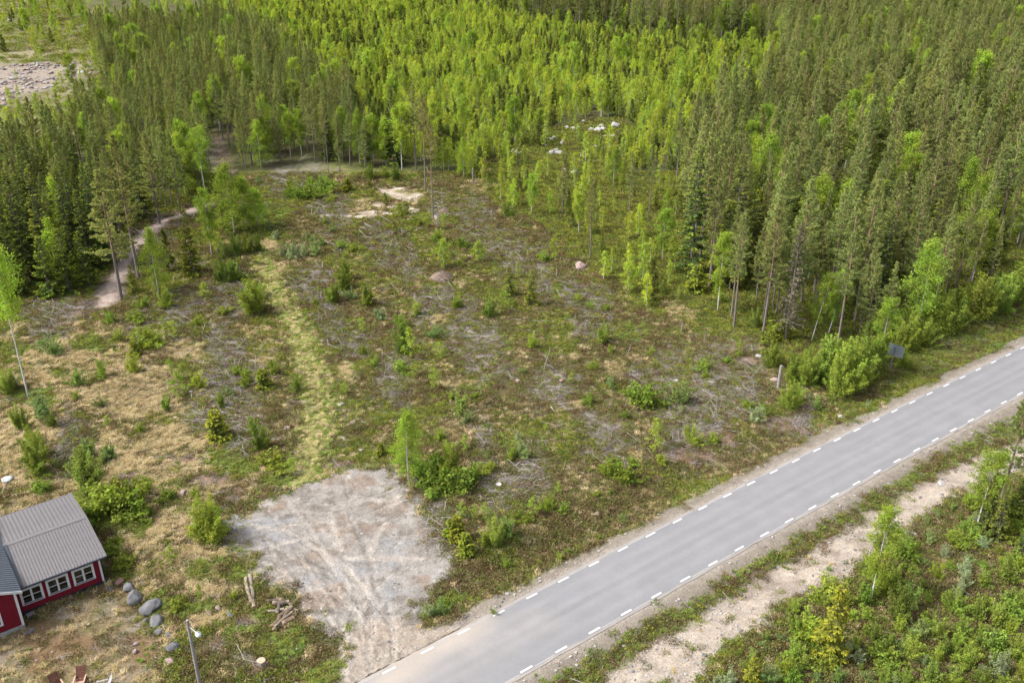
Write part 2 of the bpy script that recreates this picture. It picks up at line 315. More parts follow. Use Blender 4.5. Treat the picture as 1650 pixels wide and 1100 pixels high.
M_RED = paint('red_wall_paint', (.13, .009, .018), .7, .14, 2.2, .05, .15, stretch=(1, 1, .25)); M_WHITE = paint('white_trim_paint', (.46, .47, .49), .55, .06, 3, 0, .3)
M_ROOF = paint('grey_sheet_metal', (.084, .078, .082), .5, .08, 1.2, 0, .45, detail=3); M_TILE = paint('blue_grey_roof_tiles', (.06, .07, .085), .5, .2, 4, 0, .4)
M_DARK = paint('dark_blue_metal', (.015, .022, .035), .45, .1, 3, 0, .4); M_BLACK = paint('black_plastic', (.012, .012, .013), .5, .1, 3, 0, .4)
M_CONC = paint('concrete', (.24, .24, .245), .9, .2, 4, .3, .2); M_ROOM = paint('dim_room', (.05, .042, .036), .9, .3, 1.5, 0, .1)
M_SILL = paint('pale_inner_sill', (.3, .3, .28), .6, .1, 3, 0, .3); M_LAMPSH = paint('pink_lampshade', (.5, .3, .26), .6, .05, 3, 0, .3)
M_POLE = paint('weathered_pole', (.19, .18, .175), .85, .25, 6, .3, .15, stretch=(1, 1, .12)); M_LAMP = paint('white_lamp_cover', (.62, .63, .66), .35, .04, 3, 0, .5)
M_STEEL = paint('galvanised_steel', (.16, .185, .205), .5, .12, 4, 0, .5); M_STEELD = paint('steel_post', (.12, .14, .155), .5, .15, 4, 0, .5)
M_CHAIR = paint('brown_stained_wood', (.085, .03, .022), .65, .2, 4, 0, .25, stretch=(.2, 1, 1)); M_ARM = paint('bare_arm_wood', (.3, .2, .15), .7, .15, 4, 0, .2); M_GREYW = paint('grey_board', (.22, .22, .225), .75, .15, 4, 0, .2)
m, n, out = mat('window_glass')
gl = N(n, 'ShaderNodeBsdfGlossy'); gl.inputs['Roughness'].default_value = .03; tr = N(n, 'ShaderNodeBsdfTransparent'); tr.inputs['Color'].default_value = (.8, .84, .83, 1)
fr = N(n, 'ShaderNodeFresnel', IOR=1.5); mx = N(n, 'ShaderNodeMixShader'); n.links.new(fr.outputs[0], mx.inputs[0]); n.links.new(tr.outputs[0], mx.inputs[1]); n.links.new(gl.outputs[0], mx.inputs[2]); n.links.new(mx.outputs[0], out.inputs[0]); M_GLASS = m

# ------------------------------------------------------------------ ground sheet
def axis(a, b, st, lo, hi, grow=1.13):
    v = list(np.arange(a, b + 1e-6, st)); s = st; q = v[-1]
    while q < hi: s *= grow; q += s; v.append(q)
    s = st; q = v[0]; w = []
    while q > lo: s *= grow; q -= s; w.append(q)
    return np.array(w[::-1] + v)
gx = axis(-68, 68, .36, -1500, 1500); gy = axis(40, 164, .36, -400, 2600)
GX, GY = np.meshgrid(gx, gy, indexing='ij'); X = GX.ravel(); Y = GY.ravel()
def cover(X, Y):
    """colour of the ground cover and share of pebbles at each point"""
    col = np.zeros((len(X), 3)); peb = np.full(len(X), .05)
    PX, PY = px(X, Y); t, s = road_ts(X, Y); d = np.maximum(PAVE_L - s, s - PAVE_R)
    def lay(mask, c):
        col[:] = col * (1 - mask[:, None]) + np.asarray(c) * mask[:, None]
    col[:] = (.074, .066, .03)
    lay(sst(fbm(X, Y, 5, 40), .4, .6), (.088, .096, .03))
    lay(sst(fbm(X, Y, 3.1, 44), .54, .68) * .7, (.15, .13, .075))
    lay(sst(fbm(X, Y, 1.3, 47), .6, .74) * .6, (.05, .042, .022))
    lay(sst(fbm(X, Y, 1.6, 52), .6, .72) * .5, (.165, .145, .122))
    fz = 1 - polymask(X, Y, CLEAR, 1.2, 2, 4)
    fz = np.where(PY < 190, 1, fz) if False else fz
    lay(fz * .92, (.046, .052, .017)); lay(fz * sst(fbm(X, Y, 6, 61), .5, .65) * .6, (.06, .045, .025))
    lay(sst(fbm(X, Y, 4, 66), .45, .6) * polymask(X, Y, BUSHR, 1, 1.5) * .8, (.06, .058, .02))
    lay(ellmask(X, Y, STRAW, .55) * (.35 + .6 * sst(fbm(X, Y, 1.2, 38), .36, .56)), (.23, .185, .11))
    west = sst(-X - 18 + (fbm(X, Y, 9, 70) - .5) * 22, 0, 9) * (1 - fz) * sst(fbm(X, Y, 2.4, 72), .38, .6) * (PY > 520)
    lay(west * .7, (.21, .17, .1))
    lay(ellmask(X, Y, BRASH, .5, 33) * (.2 + .5 * sst(fbm(X, Y, 1.1, 34), .4, .58)), (.165, .146, .128))
    lay(polymask(X, Y, HEATHBANK, .8, 2, 2.5) * .7, (.058, .042, .025))
    lay(ellmask(X, Y, SOIL, .4, 35) * .85, (.15, .1, .078))
    lay(ellmask(X, Y, GREEN, .4, 37) * .85, (.085, .115, .028))
    lay(polymask(X, Y, BROWN, 1, 1.4) * .75, (.13, .092, .075)); pl_ = 1 - sst(segdist(X, Y, W(PATHLINE)) + (fbm(X, Y, 1.6, 78) - .5) * 2.4, .4, 1.3); lay(pl_ * .85, (.27, .22, .195))
    m = ellmask(X, Y, PITS, .6, 36) * (.35 + .65 * sst(fbm(X, Y, 1.5, 114), .36, .5)); lay(np.minimum(m * 1.3, 1), (.26, .22, .175)); lay(m * sst(fbm(X, Y, 2.2, 111), .45, .58), (.33, .29, .235)); lay(m * sst(fbm(X, Y, 1.7, 112), .55, .65) * .8, (.13, .1, .075)); peb[:] = np.maximum(peb, m * .5)
    T = W(TRACK); td = segdist(X, Y, T) + (fbm(X, Y, 1.5, 75) - .5) * 1.2
    lay((1 - sst(td, 1.1, 2.1)) * .9 * (PY < 800) * (.2 + .7 * sst(fbm(X, Y, 1.0, 39), .35, .55)), (.2, .19, .08)); lay(np.exp(-((td - 1.0) / .38) ** 2) * .75 * sst(fbm(X, Y, 2.5, 77), .35, .55), (.095, .115, .03)); lay(np.exp(-((td - .1) / .3) ** 2) * .35, (.1, .09, .035))
    sm = polymask(X, Y, LEFTCLEAR, 4, 5, 8); lay(sm * .7, (.1, .1, .035)); lay(polymask(X, Y, STONY, 3, 6, 6) * .75, (.2, .165, .15)); lay(sm * sst(fbm(X, Y, 5, 79), .55, .65) * .7, (.21, .18, .13))
    # verge, shoulders
    ver = (s < 1) * (1 - sst(d, 4.5, 8)) * sst(t, 58, 78); lay(ver * .75, (.075, .1, .026)); lay(ver * sst(fbm(X, Y, 2.2, 81), .52, .64) * .8, (.075, .05, .03))
    ver2 = (s > 1) * (1 - sst(d, 2.6, 3.6)) ; lay(ver2 * .8, (.088, .1, .04)); lay(ver2 * sst(fbm(X, Y, 2, 83), .5, .62) * .8, (.13, .105, .075))
    e = fbm(X, Y, 1.6, 85) - .5
    m = polymask(X, Y, SANDR, .7, .9, 2.5); lay(m, (.225, .192, .16)); lay(m * sst(fbm(X, Y, 3, 87), .48, .62) * .8, (.165, .137, .115)); lay(m * sst(fbm(X, Y, 1.2, 88), .6, .7) * .6, (.29, .255, .21)); peb[:] = np.maximum(peb, m)
    sh = np.where(s < 1, 1 - sst(d + e * 1.5, .75, 1.7), 1 - sst(d + e * 1.2, 1.0, 2.0)); lay(sh * .92, (.148, .128, .109)); lay((1 - sst(d, .15, .6)) * .8, (.194, .173, .151)); peb[:] = np.maximum(peb, sh * .7)
    # yard by the house
    m = polymask(X, Y, YARD, .7, .9, 3); lay(m, (.133, .104, .061)); lay(m * sst(fbm(X, Y, 2.6, 91), .5, .62) * .75, (.162, .140, .115)); lay(m * sst(fbm(X, Y, 1.4, 93), .55, .66) * .7, (.086, .079, .032)); lay(m * sst(fbm(X, Y, 4, 95), .56, .68) * .8, (.122, .076, .043))
    # gravel pad with wheel marks
    m = polymask(X, Y, PAD, .45, 1.3, 1.8); lay(m, (.186, .172, .158))
    lay(m * sst(fbm(X, Y, 5, 97), .46, .62), (.216, .205, .193)); lay(m * sst(fbm(X, Y, 2.2, 99), .56, .68) * .8, (.155, .119, .094)); lay(m * sst(fbm(X, Y, 3.1, 101), .6, .7) * .85, (.176, .176, .180))
    lay(m * sst(fbm(X, Y, .8, 103), .6, .72) * .5, (.122, .108, .094))
    for i, P in enumerate([[(385, 860), (470, 880), (560, 960), (600, 1040)], [(400, 845), (490, 862), (585, 945), (640, 1030)], [(520, 790), (540, 860), (570, 930), (590, 1010)], [(560, 775), (575, 850), (600, 930), (625, 1010)], [(620, 790), (560, 850), (440, 880)], [(640, 800), (600, 880), (590, 960)], [(430, 830), (540, 830), (640, 830)], [(470, 800), (560, 900), (680, 900)], [(600, 1000), (650, 1020), (720, 1010)], [(570, 960), (610, 1020), (600, 1090)]]):
        q = segdist(X, Y, W(P)) + (fbm(X, Y, 2, 105 + i) - .5) * .5
        lay(m * np.exp(-(q / .24) ** 2) * .85 * sst(fbm(X, Y, 3, 120 + i), .3, .5), (.259, .234, .209) if i % 3 else (.115, .104, .097)); 
    peb[:] = np.maximum(peb, m * .3)
    drv = polymask(X, Y, [(560, 1010), (640, 1000), (690, 1010), (745, 1010), (700, 1050), (600, 1110), (545, 1110)], 1, .6); lay(drv * .7, (.223, .184, .144))
    return col, peb
MB_g = MB(); Z = terrain(X, Y); col, peb = cover(X, Y)
nx, ny = len(gx), len(gy); I = (np.arange(nx - 1)[:, None] * ny + np.arange(ny - 1)[None]).ravel()
T = np.concatenate([np.stack([I, I + ny, I + ny + 1], -1), np.stack([I, I + ny + 1, I + 1], -1)])
me = MB_g.add(np.stack([X, Y, Z], -1), T, col).mesh('ground', M_GROUND, True)
pa = me.attributes.new('Peb', 'FLOAT', 'POINT'); pa.data.foreach_set('value', peb.astype(np.float32))
ground = new('ground', me); ground['kind'] = 'structure'
del MB_g

# ------------------------------------------------------------------ gravel pad: a finer sheet with ruts
PT = [[(372, 862), (420, 852), (500, 880), (560, 930), (596, 1000), (610, 1060)], [(385, 888), (440, 880), (520, 930), (575, 990), (590, 1060)], [(520, 772), (528, 830), (556, 900), (584, 960), (600, 1030)], [(560, 762), (566, 830), (590, 900), (612, 960), (640, 1020)], [(655, 800), (600, 830), (520, 850), (420, 856)], [(640, 786), (560, 816), (470, 826), (400, 838)], [(668, 830), (640, 880), (606, 940), (594, 1010)], [(430, 820), (470, 870), (500, 930), (540, 985)], [(470, 800), (520, 860), (600, 890), (690, 894)], [(700, 900), (640, 920), (590, 950), (560, 1010)], [(720, 930), (650, 950), (604, 1000), (590, 1070)], [(560, 970), (610, 1020), (690, 1024), (760, 1004)], [(570, 1000), (630, 1046), (690, 1040), (740, 1020)], [(480, 940), (540, 960), (590, 1010), (600, 1080)], [(590, 760), (640, 800), (660, 850), (690, 880)], [(410, 812), (480, 800), (560, 800), (640, 810)]]
Pw = W(PAD); ax = np.arange(min(p[0] for p in Pw) - 1, max(p[0] for p in Pw) + 1, .13); ay = np.arange(min(p[1] for p in Pw) - 1, max(p[1] for p in Pw) + 1, .13)
AX, AY = np.meshgrid(ax, ay, indexing='ij'); X = AX.ravel(); Y = AY.ravel(); tp, sp_ = road_ts(X, Y)
m = polymask(X, Y, PAD, .45, 1.3, 1.8); on = (m > .5) & (sp_ < PAVE_L + .02)
col, _ = cover(X, Y); Z = terrain(X, Y); Zr = np.zeros(len(X)); col *= (.78 + .3 * fbm(X, Y, .7, 190))[:, None]
for i, P in enumerate(PT):
    q_ = segdist(X, Y, W(P)); wob = (fbm(X, Y, 2.5, 192 + i) - .5) * .7
    for side in (0, 1.75) if i % 3 else (0,):
        d_ = np.abs(q_ + wob - side); on_ = sst(fbm(X, Y, 3.2, 210 + i), .34, .5) * (.5 + .5 * (i % 2)); Zr += on_ * (-.05 * np.exp(-(d_ / .17) ** 2) + .03 * np.exp(-((d_ - .32) / .1) ** 2))
        k_ = (np.exp(-(d_ / .19) ** 2) * on_ * .42)[:, None]; c_ = np.array((.25, .228, .203) if i % 4 else (.15, .138, .128)); tread = (1 + .18 * np.sign(np.sin(X * 14 + Y * 9 * (1 if i % 2 else -1))))[:, None]; col = col * (1 - k_) + c_ * tread * k_
k_ = (sst(fbm(X, Y, 1.1, 230), .62, .7) * .7)[:, None]; col = col * (1 - k_) + np.array((.115, .1, .088)) * k_; Zr += (fbm(X, Y, .6, 232) - .5) * .07
nx, ny = len(ax), len(ay); I = (np.arange(nx - 1)[:, None] * ny + np.arange(ny - 1)[None]).ravel(); I = I[on[I] & on[I + 1] & on[I + ny] & on[I + ny + 1]]
T = np.concatenate([np.stack([I, I + ny, I + ny + 1], -1), np.stack([I, I + ny + 1, I + 1], -1)]); used, T = np.unique(T, return_inverse=True); T = T.reshape(-1, 3)
me = MB().add(np.stack([X, Y, Z + .006 + (.055 + Zr) * sst(m, .5, .95)], -1)[used], T, col[used]).mesh('gravel_pad', M_GROUND, True); pa = me.attributes.new('Peb', 'FLOAT', 'POINT'); pa.data.foreach_set('value', np.full(len(used), .35, np.float32))
pad = new('gravel_pad', me); pad['kind'] = 'structure'

# ------------------------------------------------------------------ road
ts = np.arange(-45, 150, .3); ss = np.concatenate([[PAVE_L], np.arange(PAVE_L + .12, PAVE_R, .18), [PAVE_R]])
TT, SS = np.meshgrid(ts, ss, indexing='ij'); edge = (vnoise(TT.ravel() / 1.1, 0 * TT.ravel(), 6) - .5) * .1
sv = SS.ravel() + np.where(SS.ravel() == PAVE_L, edge, 0) + np.where(SS.ravel() == PAVE_R, -edge, 0)
q = sv + RK * TT.ravel() ** 2; X = RX + TT.ravel() * RD[0] + q * RN[0]; Y = RY + TT.ravel() * RD[1] + q * RN[1]
mid = (sv - RW / 2); Z = .05 - (mid / 3) ** 2 * .035
rc = np.tile((.128, .129, .137), (len(X), 1)); tt = TT.ravel()
def rlay(mask, c): rc[:] = rc * (1 - mask[:, None]) + np.asarray(c) * mask[:, None]
st = fbm(tt, sv * 14, 7, 140)
for p_ in (1.0, 2.25, 3.2, 4.5): rlay(np.exp(-((sv - p_) / .33) ** 2) * (.35 + .5 * st), (.153, .154, .160))
rlay(np.exp(-((sv - 2.72) / .2) ** 2) * .5, (.116, .117, .124)); rlay(sst(st, .55, .7) * .35, (.109, .110, .118))
rlay(sst(fbm(X, Y, 4, 144), .55, .68) * .3, (.147, .146, .150))
rlay(np.maximum(1 - sst(sv - PAVE_L + (fbm(X, Y, 1, 146) - .5) * .4, .02, .3), 1 - sst(PAVE_R - sv + (fbm(X, Y, 1, 147) - .5) * .4, .02, .3)) * .8, (.210, .189, .168))
pp, pq = px(X, Y); dust = polymask(X, Y, [(540, 1130), (600, 1085), (690, 1035), (745, 1008), (790, 985), (800, 1000), (760, 1030), (690, 1075), (640, 1125)], 1.2, 1.0, 2.5)
rlay(dust * .85, (.239, .210, .181)); rlay(polymask(X, Y, [(560, 1200), (640, 1090), (760, 1020), (860, 990), (900, 1010), (700, 1110), (640, 1200)], 1.5, 1.2) * .3, (.202, .185, .168))
nx, ny = len(ts), len(ss); I = (np.arange(nx - 1)[:, None] * ny + np.arange(ny - 1)[None]).ravel()
T = np.concatenate([np.stack([I, I + 1, I + ny + 1], -1), np.stack([I, I + ny + 1, I + ny], -1)])
road = new('road', MB().add(np.stack([X, Y, Z], -1), T, rc).mesh('road', M_ROAD, True)); road['kind'] = 'structure'
dm = [MB().hexa([(-.5 + a, -.075, 0), (.5 + b, -.075, 0), (.5 + c_, .075, 0), (-.5 + d_, .075, 0), (-.5 + a, -.075, .004), (.5 + b, -.075, .004), (.5 + c_, .075, .004), (-.5 + d_, .075, .004)]).mesh('edge_marking', M_LINE) for a, b, c_, d_ in ((0, .02, 0, .03), (.02, -.02, .02, 0), (-.02, .03, -.02, -.01))]
om = MB().hexa([(-.9, -.04, 0), (.9, -.03, 0), (.8, .04, 0), (-.9, .03, 0), (-.9, -.04, .003), (.9, -.03, .003), (.8, .04, .003), (-.9, .03, .003)]).mesh('worn_edge_marking', M_OLDLINE)
def road_z(s): return .05 - ((s - RW / 2) / 3) ** 2 * .035
for i in range(-14, 48):
    for s0, off in ((0, 0), (RW, 7.316 - 9)):
        t = 3 * i + off; p = road_pt(t, s0); a = math.atan2(RD[1] + 2 * RK * t * RN[1], RD[0] + 2 * RK * t * RN[0])
        new('edge_marking', dm[i % 3], road, (p[0], p[1], road_z(s0) + .004), a)
        if (i * 7 + int(s0)) % 3 != 0:
            p = road_pt(t + 1.5, s0 + (.12 if s0 else -.1)); new('worn_edge_marking', om, road, (p[0], p[1], road_z(s0) + .003), a)

# ------------------------------------------------------------------ vegetation: one model per kind and shape
def unit(v): return v / (np.linalg.norm(v, axis=-1, keepdims=True) + 1e-9)
def rdirs(r, n): return unit(r.normal(size=(n, 3)))
def perp(r, A):
    return unit(np.cross(A, rdirs(r, len(A))))
def tint(r, n, c, lo=.7, hi=1.3, hue=.12):
    f = r.uniform(lo, hi, (n, 1)); h = 1 + r.uniform(-hue, hue, (n, 3)); return np.clip(np.asarray(c) * f * h, 0, 1)
def trunk_line(r, h, bend=.02, k=7):
    z = np.linspace(0, h, k); a = r.uniform(0, 6.28); w = np.sin(z / h * 3 + r.uniform(0, 3)) - np.sin(0)
    off = bend * h * (w * .5 + (z / h) ** 2 * r.uniform(-.6, .6)); off -= off[0]
    return np.stack([np.cos(a) * off, np.sin(a) * off, z], -1)
def on_line(L, z):
    return np.stack([np.interp(z, L[:, 2], L[:, 0]), np.interp(z, L[:, 2], L[:, 1]), z], -1)
def pine(seed, h=17.0, cs=.42, R=1.75, needle=(.21, .25, .088), dense=1.0, step=.5):
    r = np.random.RandomState(seed); tk = MB(); cr = MB(); L = trunk_line(r, h, .012)
    zc = L[:, 2] / h; low = np.array((.14, .12, .11)); up = np.array((.21, .13, .085))
    cc = low + (up - low) * sst(zc, .25, .6)[:, None]
    tk.tube(np.concatenate([[[L[0, 0], L[0, 1], -.3]], L]), np.concatenate([[.012 * h], (.0105 * h) * (1 - zc * .85)]), np.concatenate([cc[:1], cc]), 6)
    z = cs * h
    while z < h * .99:
        t = (z / h - cs) / (1 - cs); p = on_line(L, np.array([z]))[0]
        prof = np.interp(t, [0, .1, .45, .8, 1], [.65, 1, .74, .32, .03]); nb = r.randint(4, 7)
        for k in range(nb):
            if r.rand() < .12: continue
            a = r.uniform(0, 6.28); ln = R * prof * r.uniform(.6, 1.2); el = R_(np.interp(t, [0, .5, 1], [-2, 22, 60])) + r.uniform(-.15, .15)
            m = 5; s = np.linspace(0, 1, m); d = np.array([math.cos(a), math.sin(a)])
            zz = ln * (np.sin(el) * s + .18 * s * s); B = np.stack([p[0] + d[0] * ln * math.cos(el) * s, p[1] + d[1] * ln * math.cos(el) * s, p[2] + zz], -1)
            tk.tube(B, .022 * (1 - s * .7) + .004, (.15, .12, .09) if t > .3 else (.14, .125, .115), 3, cap=False)
            nt_ = max(3, int(dense * (3 + ln * 9))); si = .3 + .7 * r.rand(nt_) ** .7
            P = np.stack([np.interp(si, s, B[:, i]) for i in range(3)], -1); side = np.array([-d[1], d[0], 0])
            P += side * (r.normal(size=nt_) * .2 * ln * (1.15 - si))[:, None] + np.array([0, 0, 1]) * (r.rand(nt_) * .12)[:, None]
            nbld = 8; PP = np.repeat(P, nbld, 0); n_ = len(PP); A = unit(np.array([d[0] * .7, d[1] * .7, .55]) + r.normal(size=(n_, 3)) * .65); ll = r.uniform(.09, .16, (n_, 1))
            cl = tint(r, nt_, needle, .82, 1.18, .07); cl = np.repeat(cl, nbld, 0)
            cr.leaves(PP + A * ll, A * ll, perp(r, A) * ll * r.uniform(.22, .34, (n_, 1)), cl)
        z += step * r.uniform(.8, 1.2)
    for k in range(7):                       # dead lower branches
        zz = r.uniform(.15, cs) * h; p = on_line(L, np.array([zz]))[0]; a = r.uniform(0, 6.28); ln = r.uniform(.3, 1.0)
        tk.tube([p, p + np.array([math.cos(a) * ln, math.sin(a) * ln, -.1])], [.02, .008], (.17, .15, .14), 3, cap=False)
    return tk, cr, h
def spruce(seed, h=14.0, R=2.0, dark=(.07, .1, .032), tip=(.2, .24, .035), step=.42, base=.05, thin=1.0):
    r = np.random.RandomState(seed); tk = MB(); cr = MB(); L = trunk_line(r, h, .006); zc = L[:, 2] / h
    tk.tube(np.concatenate([[[0, 0, -.3]], L]), np.concatenate([[.013 * h], .012 * h * (1 - zc * .93)]), (.11, .095, .085), 6)
    z = base * h + .1; dark = np.array(dark); tip = np.array(tip)
    while z < h * .985:
        t = z / h; p = on_line(L, np.array([z]))[0]; nb = r.randint(5, 8)
        for k in range(nb):
            if r.rand() < .1: continue
            a = r.uniform(0, 6.28); ln = R * (1 - t) ** .85 * r.uniform(.7, 1.15) + .12; el = R_(np.interp(t, [0, .5, 1], [-20, -4, 50])); d = np.array([math.cos(a), math.sin(a)]); side = np.array([-d[1], d[0], 0])
            m = 5; s = np.linspace(0, 1, m); B = np.stack([p[0] + d[0] * ln * s, p[1] + d[1] * ln * s, p[2] + ln * (math.sin(el) * s - .12 * s + .2 * s * s)], -1)
            tk.tube(B, .018 * (1 - s * .7) + .003, (.1, .08, .065), 3, cap=False)
            k_ = max(4, int(ln * 9 * thin)); si = .12 + .88 * r.rand(k_) ** .8; P = np.stack([np.interp(si, s, B[:, i]) for i in range(3)], -1)
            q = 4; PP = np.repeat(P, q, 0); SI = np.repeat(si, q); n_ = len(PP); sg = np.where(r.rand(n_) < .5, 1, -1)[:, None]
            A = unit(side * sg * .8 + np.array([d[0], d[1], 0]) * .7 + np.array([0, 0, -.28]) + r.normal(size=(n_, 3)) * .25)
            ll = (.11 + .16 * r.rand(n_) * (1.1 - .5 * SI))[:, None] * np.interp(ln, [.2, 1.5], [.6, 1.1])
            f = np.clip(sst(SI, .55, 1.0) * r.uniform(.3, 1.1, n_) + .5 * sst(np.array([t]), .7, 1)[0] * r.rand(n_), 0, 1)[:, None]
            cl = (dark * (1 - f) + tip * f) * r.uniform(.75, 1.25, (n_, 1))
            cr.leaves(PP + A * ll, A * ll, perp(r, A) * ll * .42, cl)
        z += step * r.uniform(.8, 1.2) * (1 if t < .8 else .7)
    return tk, cr, h
def birch(seed, h=9.0, R=1.5, leaf=.13, n=46, per=62, start=.2, col=(.125, .205, .022), shape=0, bark=(.45, .44, .42)):
    r = np.random.RandomState(seed); tk = MB(); cr = MB(); L = trunk_line(r, h, .025); zc = L[:, 2] / h
    bk = np.array(bk_mix(r, bark, len(L) + 1))
    tk.tube(np.concatenate([[[0, 0, -.2]], L]), np.concatenate([[.0105 * h], .0095 * h * (1 - zc * .9)]), bk, 6)
    for i in range(n):
        t = start + (1 - start) * ((i + r.rand()) / n) ** .85; p = on_line(L, np.array([t * h]))[0]; a = r.uniform(0, 6.28); d = np.array([math.cos(a), math.sin(a)])
        u = (t - start) / (1 - start); prof = np.interp(u, [0, .2, .5, 1], [.7, 1, .85, .1]) if shape == 0 else np.interp(u, [0, .3, .65, 1], [.35, .8, 1, .35])
        ln = R * prof * r.uniform(.6, 1.2); el = R_(np.interp(u, [0, 1], [38, 66])); s = np.linspace(0, 1, 5)
        B = np.stack([p[0] + d[0] * ln * s, p[1] + d[1] * ln * s, p[2] + ln * (math.tan(el) * .6 * s - .45 * s * s)], -1)
        tk.tube(B, .0022 * h * (1 - s * .8) + .003, (.2, .15, .12), 3, cap=False)
        k_ = int(per * (.35 + .65 * ln / R)); si = .25 + .8 * r.rand(k_) ** .8; P = np.stack([np.interp(si, s, B[:, j]) for j in range(3)], -1)
        c0 = tint(r, 1, col, .8, 1.2, .08)
        P = P + r.normal(size=(k_, 3)) * np.array([.13, .13, .15]) * R * .75; P[:, 2] -= r.rand(k_) ** 2 * .22 * R
        A = rdirs(r, k_) * np.array([1, 1, .8]); ll = leaf * r.uniform(.35, .72, (k_, 1))
        cr.leaves(P, A * ll, perp(r, A) * ll * .75, c0 * tint(r, k_, (1, 1, 1), .84, 1.16, .06))
    return tk, cr, h
def bk_mix(r, c, k):
    return [np.array(c) * (r.uniform(.75, 1.1) if j > 1 else .55) for j in range(k)]
def shrub(seed, h=1.8, R=1.0, stems=12, leaf=.09, per=75, col=(.095, .15, .03), spread=.16, low=.18, upright=.0, stalk=(.17, .12, .09)):
    r = np.random.RandomState(seed); tk = MB(); cr = MB()
    f1, f2 = r.uniform(0, 6.28, 2)
    for i in range(stems):
        a = r.uniform(0, 6.28); rr = R * math.sqrt(r.rand()) * (.78 + .3 * math.sin(2 * a + f1) + .2 * math.sin(3 * a + f2)); hh = h * (1 - .35 * (rr / R) ** 2) * r.uniform(.38, 1.1); s = np.linspace(0, 1, 5)
        b0 = r.normal(size=2) * .12 * R; e = np.array([math.cos(a), math.sin(a)]) * rr
        B = np.stack([b0[0] + (e[0] - b0[0]) * s ** 1.1, b0[1] + (e[1] - b0[1]) * s ** 1.1, -.05 + (hh + .05) * s], -1)
        tk.tube(B, .012 * h * .6 * (1 - s * .8) + .003, stalk, 3, cap=False)
        si = low + (1.02 - low) * r.rand(per) ** .75; P = np.stack([np.interp(si, s, B[:, j]) for j in range(3)], -1) + r.normal(size=(per, 3)) * spread * R * np.array([1, 1, .7]) * (1.35 - si)[:, None]
        P[:, 2] = np.maximum(P[:, 2], .04); A = unit(rdirs(r, per) + np.array([0, 0, upright])); ll = leaf * r.uniform(.35, .75, (per, 1))
        cr.leaves(P, A * ll, perp(r, A) * ll * .6, tint(r, 1, col, .82, 1.18, .07) * tint(r, per, (1, 1, 1), .72, 1.28, .08))
    return tk, cr, h
G_BIRCH = (.21, .3, .042); G_WILLOW = (.18, .245, .095); G_LOW = (.17, .235, .04); G_PALE = (.24, .3, .16)
KIND = {
    'pine': ([pine(10 + i, 17, cs, R) for i, (cs, R) in enumerate([(.32, 2.0), (.25, 2.15), (.4, 1.85), (.3, 1.9), (.46, 2.0), (.22, 1.8)])], M_PINE),
    'far_pine': ([pine(30 + i, 20, .6, 2.3, (.24, .235, .1)) for i in range(3)], M_PINE),
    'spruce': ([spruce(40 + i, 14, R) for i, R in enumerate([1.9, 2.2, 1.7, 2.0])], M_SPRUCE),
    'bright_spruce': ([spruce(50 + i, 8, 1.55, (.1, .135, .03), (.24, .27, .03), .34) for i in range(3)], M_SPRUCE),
    'dead_spruce': ([spruce(58, 13, 1.7, (.11, .1, .075), (.12, .125, .05), .5, .15, .35)], M_SPRUCE),
    'birch': ([birch(60 + i, 10, R, .15, 66, 150, st_, G_BIRCH, sh) for i, (R, st_, sh) in enumerate([(2.2, .14, 0), (1.8, .26, 1), (2.4, .1, 0), (1.9, .33, 1)])], M_LEAF),
    'bare_birch': ([birch(66 + i, 12, 2.1, .16, 44, 130, .56, G_BIRCH, 1) for i in range(2)], M_LEAF),
    'young_birch': ([birch(70 + i, 6, 1.1, .14, 40, 60, .12, c, i % 2) for i, c in enumerate([(.27, .36, .045), (.3, .38, .04), (.24, .34, .045), (.31, .37, .05), (.27, .35, .07)])], M_LEAF),
    'birch_sapling': ([birch(80 + i, 2.4, .8, .095, 28, 44, .08, G_BIRCH, i % 2, (.2, .16, .13)) for i in range(4)], M_LEAF),
    'willow_shrub': ([shrub(90 + i, 1.7, 1.05, 19, .09, 110, c, .13) for i, c in enumerate([G_WILLOW, (.17, .25, .065), G_PALE, (.165, .24, .08)])], M_SHRUB),
    'birch_bush': ([shrub(100 + i, 2.0, .95, 19, .09, 125, c, .14) for i, c in enumerate([(.19, .265, .045), (.17, .24, .045), (.205, .275, .04)])], M_LEAF),
    'tall_bush': ([shrub(105 + i, 5.0, 2.0, 34, .15, 230, c, .13, .12) for i, c in enumerate([(.19, .255, .05), (.165, .23, .05), (.205, .265, .045)])], M_LEAF),
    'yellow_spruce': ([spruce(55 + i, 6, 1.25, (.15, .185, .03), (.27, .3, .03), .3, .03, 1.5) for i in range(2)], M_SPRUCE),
    'low_bush': ([shrub(110 + i, .9, .8, 17, .085, 80, G_LOW, .15, .1, .8) for i in range(4)], M_SHRUB),
    'young_spruce': ([spruce(120 + i, 2.2, .75, (.12, .15, .03), (.26, .29, .03), .16, .02, 2.2) for i in range(3)], M_SPRUCE),
    'young_pine': ([pine(130 + i, 4.5, .12, .8, (.17, .21, .055), 1.6, .3) for i in range(3)], M_PINE),
}
PROTO = {}
for k, (lst, mf) in KIND.items():
    PROTO[k] = [(tk.mesh(k + '_trunk', M_BARK), cr.mesh(k + '_crown', mf), h, tk, cr, mf) for tk, cr, h in lst]
WHOLE = {}
def whole(k):                              # trunk and crown in one mesh, for the uncountable mass
    if k not in WHOLE: WHOLE[k] = [MB().join(tk, 0).join(cr, 1).mesh(k + '_mass', [M_BARK, mf]) for a, b, h, tk, cr, mf in PROTO[k]]
    return WHOLE[k]
rnd = random.Random(7)
BUSHY = ('willow_shrub', 'birch_bush', 'low_bush', 'tall_bush')
